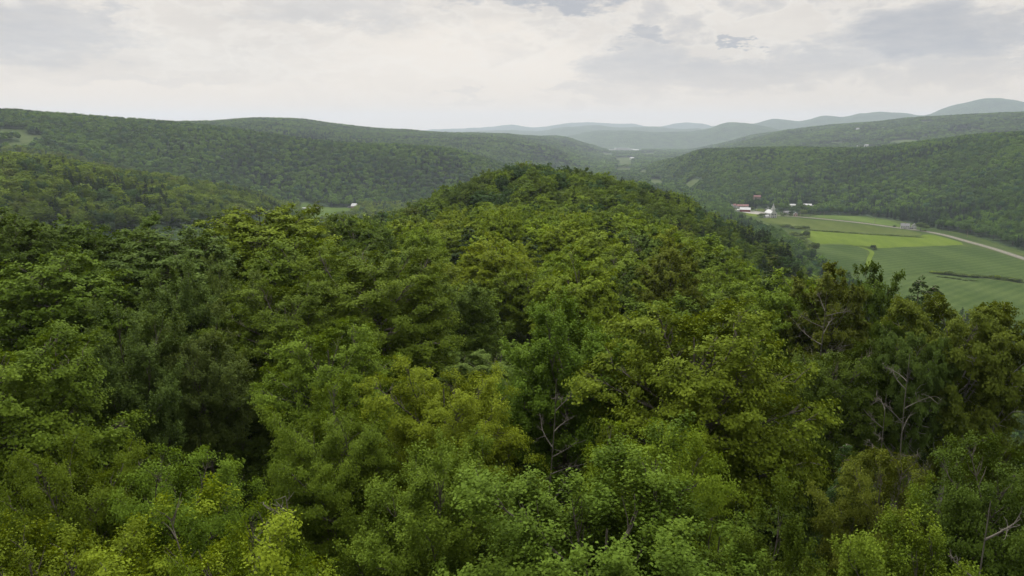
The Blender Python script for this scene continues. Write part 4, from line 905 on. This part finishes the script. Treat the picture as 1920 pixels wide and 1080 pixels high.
for k in range(46):
    x = rsh.uniform(1482, 1533); y = rsh.uniform(438, 476) ; 
    if x > 1512 + (y - 438) * .5: continue
    X, Y = on_floor(x, y); bush(X, Y, rsh.uniform(3, 6), rsh.uniform(3, 7), rsh.choice(['grey', 'green', 'deep', 'lime']), 'rounded shrub in the rough wet corner left of the bright meadow', 'shrubs of the rough wet corner', lod=3)
X, Y = on_floor(1511, 450); bush(X, Y, 5, 14, 'deep', 'dark green tree standing over the shrubs left of the bright meadow', None, name='tree', cat='tree')
X, Y = on_floor(1503, 456); bush(X, Y, 4, 9, 'deep', 'shorter dark tree beside the one left of the bright meadow', None, name='tree', cat='tree')
X, Y = on_floor(1528, 474); bush(X, Y, 5, 13, 'deep', 'dark tree where the left crop field meets the rough corner', None, name='tree', cat='tree')
X, Y = on_floor(1637.5, 468.5); bush(X, Y, 3.6, 6.5, 'dark', 'single dark small tree where the farm track meets the meadow', None, name='tree', cat='tree')
X, Y = on_floor(1640.5, 467.5); bush(X, Y, 3.0, 3.0, 'olive', 'brownish shrub touching the single dark small tree', None)
X, Y = on_floor(1726, 432.5); bush(X, Y, 8.5, 13, 'deep', 'round dark tree just right of the small white gabled house', None, name='tree', cat='tree')
X, Y = on_floor(1735, 433.5); bush(X, Y, 6, 10, 'deep', 'second round dark tree right of the roadside houses', None, name='tree', cat='tree')
X, Y = on_floor(1677, 426); bush(X, Y, 2.6, 3.2, 'dark', 'dark shrub at the road edge left of the roadside farmhouse', None)
X, Y = on_floor(1428.5, 408); bush(X, Y, 6, 8, 'deep', 'round dark tree left of the church annex', None, name='tree', cat='tree')
X, Y = on_floor(1423, 407); bush(X, Y, 4, 5, 'deep', 'smaller round tree left of the one by the church annex', None, name='tree', cat='tree')
for q, (x, y) in enumerate(((1467, 406), (1472, 404.6), (1482, 405.5))): X, Y = on_floor(x, y); bush(X, Y, 3.5, 5, 'deep', 'dark bush on the verge right of the church', 'bushes right of the church')
for x, y, rr, hh in ((1410, 397, 5, 10), (1433, 396, 6, 12), (1446, 395, 7, 15), (1463, 401, 6, 13), (1485, 401, 7, 13), (1497, 403, 7, 13), (1483, 404, 4, 8), (1505, 405, 7, 12), (1520, 404.5, 8, 14), (1455, 396, 7, 15)):
    X, Y = on_floor(x, y); bush(X, Y, rr, hh, rsh.choice(['deep', 'blue', 'green']), 'dark leafy tree among the village houses behind the road', 'trees among the village houses', name='tree', cat='tree')

# ------------------------------------------------------------------ scattered forest (uncountable)
# what the camera can see: running maximum of the canopy's elevation
def forest_mask(x, y):
    k = np.ones(len(x), bool)
    for p in CLEAR: k &= ~inside(x, y, p)
    for hx, hy, hr in HOUSES:           # open ground round each house, more of it on the side facing the valley
        d = math.hypot(hx, hy); ux, uy = hx / d, hy / d; f = (x - hx) * ux + (y - hy) * uy; l = np.abs((x - hx) * uy - (y - hy) * ux)
        k &= ~((l < hr * .55 + 3) & (f < hr * .5 + 3) & (f > -min(130, 50 + hr * 1.6)))
    return k
FX, FY = GX.ravel(), GY.ravel()
canopy = np.where(forest_mask(FX, FY), 1.0, 0.0).reshape(GX.shape) * np.where(RR < 500, TH, TF)
tan_el = (ZG + canopy - CAMZ) / np.maximum(RR, 1)
CM = np.maximum.accumulate(np.where(RR > 10, tan_el, -9), axis=1)
def seen(x, y, ht, slack=3.5):
    a = np.degrees(np.arctan2(x, y)); r = np.hypot(x, y)
    i = np.clip(np.round(np.interp(a, AZ, np.arange(len(AZ)))).astype(int), 0, len(AZ) - 1); j = np.clip(np.searchsorted(RG, r * 0.985 - 8) - 1, 0, len(RG) - 1)
    lim = np.minimum(CM[i, j], np.minimum(CM[np.clip(i - 1, 0, len(AZ) - 1), j], CM[np.clip(i + 1, 0, len(AZ) - 1), j]))
    return (ground(x, y) + ht + slack * (1 + r / 900.0) - CAMZ) / r > lim
def far_protos(lods, name):
    col_ = bpy.data.collections.new(name); k = 0
    for kind, lod, idx in lods:
        _, _, (tv, tq, cv3, cq, cw), Rc0 = proto(kind, lod, idx)
        if lod <= 3:
            V = np.concatenate([cv3, tv]); Q = np.concatenate([cq, tq + len(cv3)]); mi = np.r_[np.zeros(len(cq)), np.ones(len(tq))]; w_ = np.r_[cw, np.zeros(len(tq))]
        else: V, Q, mi, w_ = cv3, cq, np.zeros(len(cq)), cw
        o = bpy.data.objects.new('%s_%02d' % (name, k), mesh_np(name, V, Q, [M['leaf_far'], M['bark']], mi, {'leafvar': w_})); col_.objects.link(o); k += 1
    return col_
def scatter(name, pts, rot, scl, idx, tint, coll, label, cat):
    n = len(pts); me = bpy.data.meshes.new(name); me.vertices.add(n); me.vertices.foreach_set('co', np.asarray(pts, np.float32).ravel())
    for an, ty, dat, f in (('rot', 'FLOAT_VECTOR', rot, 'vector'), ('scl', 'FLOAT_VECTOR', scl, 'vector'), ('idx', 'INT', idx, 'value'), ('tint', 'FLOAT_COLOR', tint, 'color')):
        a_ = me.attributes.new(an, ty, 'POINT'); a_.data.foreach_set(f, np.asarray(dat, np.int32 if ty == 'INT' else np.float32).ravel())
    o = link(name, me); tag(o, label, cat, kind='stuff')
    ng = bpy.data.node_groups.new(name + '_scatter', 'GeometryNodeTree')
    ng.interface.new_socket('Geometry', in_out='INPUT', socket_type='NodeSocketGeometry'); ng.interface.new_socket('Geometry', in_out='OUTPUT', socket_type='NodeSocketGeometry')
    n_ = ng.nodes; l_ = ng.links; gi = n_.new('NodeGroupInput'); go = n_.new('NodeGroupOutput')
    ci = n_.new('GeometryNodeCollectionInfo'); ci.inputs[0].default_value = coll; ci.inputs['Separate Children'].default_value = True; ci.inputs['Reset Children'].default_value = True
    ip = n_.new('GeometryNodeInstanceOnPoints'); ip.inputs['Pick Instance'].default_value = True
    def na_(nm, ty):
        q = n_.new('GeometryNodeInputNamedAttribute'); q.data_type = ty; q.inputs[0].default_value = nm; return q.outputs[0]
    l_.new(gi.outputs[0], ip.inputs['Points']); l_.new(ci.outputs[0], ip.inputs['Instance']); l_.new(na_('idx', 'INT'), ip.inputs['Instance Index'])
    l_.new(na_('rot', 'FLOAT_VECTOR'), ip.inputs['Rotation']); l_.new(na_('scl', 'FLOAT_VECTOR'), ip.inputs['Scale']); l_.new(ip.outputs[0], go.inputs[0])
    md = o.modifiers.new('scatter', 'NODES'); md.node_group = ng
    return o
KINDI = {'maple': 0, 'upright': 1, 'open': 2, 'conifer': 3}
rsf = np.random.RandomState(21)
def jit_grid(x0, x1, y0, y1, s):
    X, Y = np.meshgrid(np.arange(x0, x1, s), np.arange(y0, y1, s)); X = X.ravel() + rsf.uniform(-.48, .48, X.size) * s; Y = Y.ravel() + rsf.uniform(-.48, .48, Y.size) * s
    return X, Y
def build_zone(name, X, Y, protos, conif, Rr, Hh, tintf, label, hs=1.0):
    """protos: list of (kind, lod, idx); conif: function giving conifer share"""
    k = forest_mask(X, Y); X, Y = X[k], Y[k]
    a = np.degrees(np.arctan2(X, Y)); k = np.abs(a) < 42; X, Y = X[k], Y[k]
    k = seen(X, Y, Hh); X, Y = X[k], Y[k]; n = len(X)
    Z = ground(X, Y)
    cf = rsf.rand(n) < conif(X, Y, Z)
    br = [i for i, p in enumerate(protos) if p[0] != 'conifer']; co = [i for i, p in enumerate(protos) if p[0] == 'conifer']
    idx = np.where(cf, rsf.choice(co, n), rsf.choice(br, n))
    s = rsf.choice([0.7, 1.0, 1.35], n, p=[.3, .45, .25]) * rsf.uniform(0.85, 1.15, n); sc = np.where(cf, Rr * 0.62 / 2.7, Rr / 4.5) * s
    s = np.where(np.hypot(X, Y) < 640, 1 + (s - 1) * 0.5, s); sc = np.where(cf, Rr * 0.62 / 2.7, Rr / 4.5) * s
    hv = np.where(np.hypot(X, Y) < 640, 0.10, 0.18); hz = Hh / 18.0 * (1 + hv * rsf.uniform(-1, 1, n)) * np.where(cf, 1.12, 1.0)
    rot = np.stack([rsf.normal(size=n) * .04, rsf.normal(size=n) * .04, rsf.uniform(0, 6.28, n)], -1)
    tint = tintf(X, Y, cf)
    print(name, n)
    return scatter(name, np.stack([X, Y, Z - 0.3], -1), rot, np.stack([sc, sc, hz], -1), idx, np.c_[tint, np.ones(n)], far_protos(protos, name + '_tree'), label, 'forest')
def tints(warm):
    def f(X, Y, cf):
        n = len(X); a = fbm(X / 70, Y / 70, 31); b = rsf.rand(n); t_ = np.clip((a - .5) * 2.3 + .45 + (b - .5) * .7 + warm, 0, 1)[:, None]
        c1, c2, c3 = np.array(COL['deep']) * 1.0, np.array(COL['green']) * 1.05, np.array(COL['lime']) * 1.0
        c = np.where(t_ < .5, c1 + (c2 - c1) * t_ * 2, c2 + (c3 - c2) * (t_ * 2 - 1))
        gq = rsf.rand(n)[:, None]; c = np.where(gq < .16, np.array(COL['blue']) * 1.05, c); c = np.where(gq > .96, np.array(COL['olive']), c)
        c = np.where(cf[:, None], np.array(COL['dark']) * rsf.uniform(.8, 1.5, (n, 1)), c)
        return c * rsf.uniform(.75, 1.3, (n, 1)) * (np.array([1.0, 1.0, 1.0]) if warm > .1 else np.array([0.64, 0.82, 1.0]))  # hill woods get a darker, bluer leaf tint that paints in haze
    return f
LO2 = [('maple', 2, 0), ('maple', 2, 1), ('upright', 2, 0), ('maple', 2, 2), ('open', 2, 0), ('conifer', 2, 0), ('conifer', 2, 1)]
LO3 = [('maple', 3, 0), ('maple', 3, 1), ('upright', 3, 0), ('maple', 3, 2), ('open', 3, 0), ('conifer', 3, 0), ('conifer', 3, 1)]
LO4 = [('maple', 4, 0), ('maple', 4, 1), ('upright', 4, 0), ('maple', 4, 2), ('conifer', 4, 0), ('conifer', 4, 1)]
# the ridge and knoll beyond the single trees
X, Y = jit_grid(-640, 400, 0, 660, 8.4); r_ = np.hypot(X, Y)
if near_rest:
    rmin = min(math.hypot(q[0], q[1]) for q in near_rest)
else: rmin = 170
k = (r_ > rmin + 3) & (r_ < 650); X, Y = X[k], Y[k]
def con_ridge(X, Y, Z):
    a = np.degrees(np.arctan2(X, Y)); r = np.hypot(X, Y)
    return np.clip(0.05 + (a > 9) * (r > 300) * np.clip((a - 9) / 8, 0, 1) * 0.42 + (r > 395) * .2, 0, 1)
build_zone('forest', X, Y, LO2, con_ridge, 4.9, TH - 1, tints(0.14), 'green broadleaf wood covering the knoll and the lower flanks of the near ridge')
# undergrowth on the floor under the near trees
X, Y = jit_grid(-130, 130, 8, 190, 3.3); r_ = np.hypot(X, Y); a_ = np.degrees(np.arctan2(X, Y)); k = (r_ < 185) & (r_ > 8) & (np.abs(a_) < 44); X, Y = X[k], Y[k]; n = len(X)
sc_ = rsf.uniform(0.35, 0.62, n); rt_ = np.stack([np.zeros(n), np.zeros(n), rsf.uniform(0, 6.28, n)], -1); hz_ = rsf.uniform(0.16, 0.42, n)
tt_ = np.array(COL['deep']) * rsf.uniform(0.55, 0.95, (n, 1))  # leaf colour darkened to paint shade into the openings
scatter('undergrowth', np.stack([X, Y, ground(X, Y) - 18 * hz_ * 0.3], -1), rt_, np.stack([sc_, sc_, hz_], -1), rsf.randint(0, 3, n), np.c_[tt_, np.ones(n)], far_protos([('maple', 2, 0), ('upright', 2, 0), ('maple', 2, 1)], 'undergrowth_shrub'), 'dark undergrowth and saplings in the openings under the near trees', 'undergrowth')
# valley sides
allX, allY = jit_grid(-2600, 2600, 300, 3900, 9.0); r_ = np.hypot(allX, allY); a_ = np.degrees(np.arctan2(allX, allY))
con_h = lambda X, Y, Z: np.clip(0.06 + 1.3 * (fbm(X / 170, Y / 170, 77) - .5) * 2 + (Z < 12) * .12 + (X > 0) * .08, 0.03, .8)
k = (r_ > 650) & (r_ < 1500) & (allX < 50)
build_zone('forest', allX[k], allY[k], LO3, con_h, 5.0, TF + 1, tints(0.11), 'wood on the near spur that slopes down from the left')
k = (r_ >= 650) & (r_ < 3900) & (allX >= 50)
kk = k & (r_ < 1500)
build_zone('forest', allX[kk], allY[kk], LO3, con_h, 5.0, TF + 1, tints(-0.08), 'wood along the foot of the right hill behind the village and road')
k = (r_ >= 1500) & (r_ < 3000)
k1 = k & (allX < 150); build_zone('forest', allX[k1], allY[k1], LO4, con_h, 5.5, TF, tints(-0.02), 'dense wood over the long left hill beyond the valley')
k1 = k & (allX >= 150); build_zone('forest', allX[k1], allY[k1], LO4, con_h, 5.5, TF, tints(-0.08), 'dense wood over the right hill up to its even crest')
X, Y = jit_grid(-4000, 4200, 2500, 6900, 15.0); r_ = np.hypot(X, Y)
k = (r_ >= 3000) & (r_ < 6800) & ((X > 150) | (r_ < 6100))
build_zone('forest', X[k], Y[k], LO4, con_h, 9.5, TF, tints(-0.05), 'hazy far wood on the ridges and valley floor behind the nearer hills')

# ------------------------------------------------------------------ haze
hm = bpy.data.materials.new('haze'); hm.use_nodes = True; t = hm.node_tree; t.nodes.clear()
pv = t.nodes.new('ShaderNodeVolumePrincipled'); ou = t.nodes.new('ShaderNodeOutputMaterial'); t.links.new(pv.outputs[0], ou.inputs['Volume'])
pv.inputs['Color'].default_value = (0.70, 0.785, 0.95, 1); pv.inputs['Density'].default_value = 6.6e-5; pv.inputs['Anisotropy'].default_value = 0.3
bm = bmesh.new(); bmesh.ops.create_cube(bm, size=1.0)
zl = float(ZG.min()) - 1.0; zh = max(CAMZ, float(ZG.max()) + 30) + 20
for v in bm.verts: v.co = Vector((v.co.x * 37600, v.co.y * 37600, zl + (v.co.z + .5) * (zh - zl)))
me = bpy.data.meshes.new('haze'); bm.to_mesh(me); bm.free(); me.materials.append(hm)
tag(link('haze', me), 'pale blue summer haze filling the valleys', 'haze', kind='stuff')
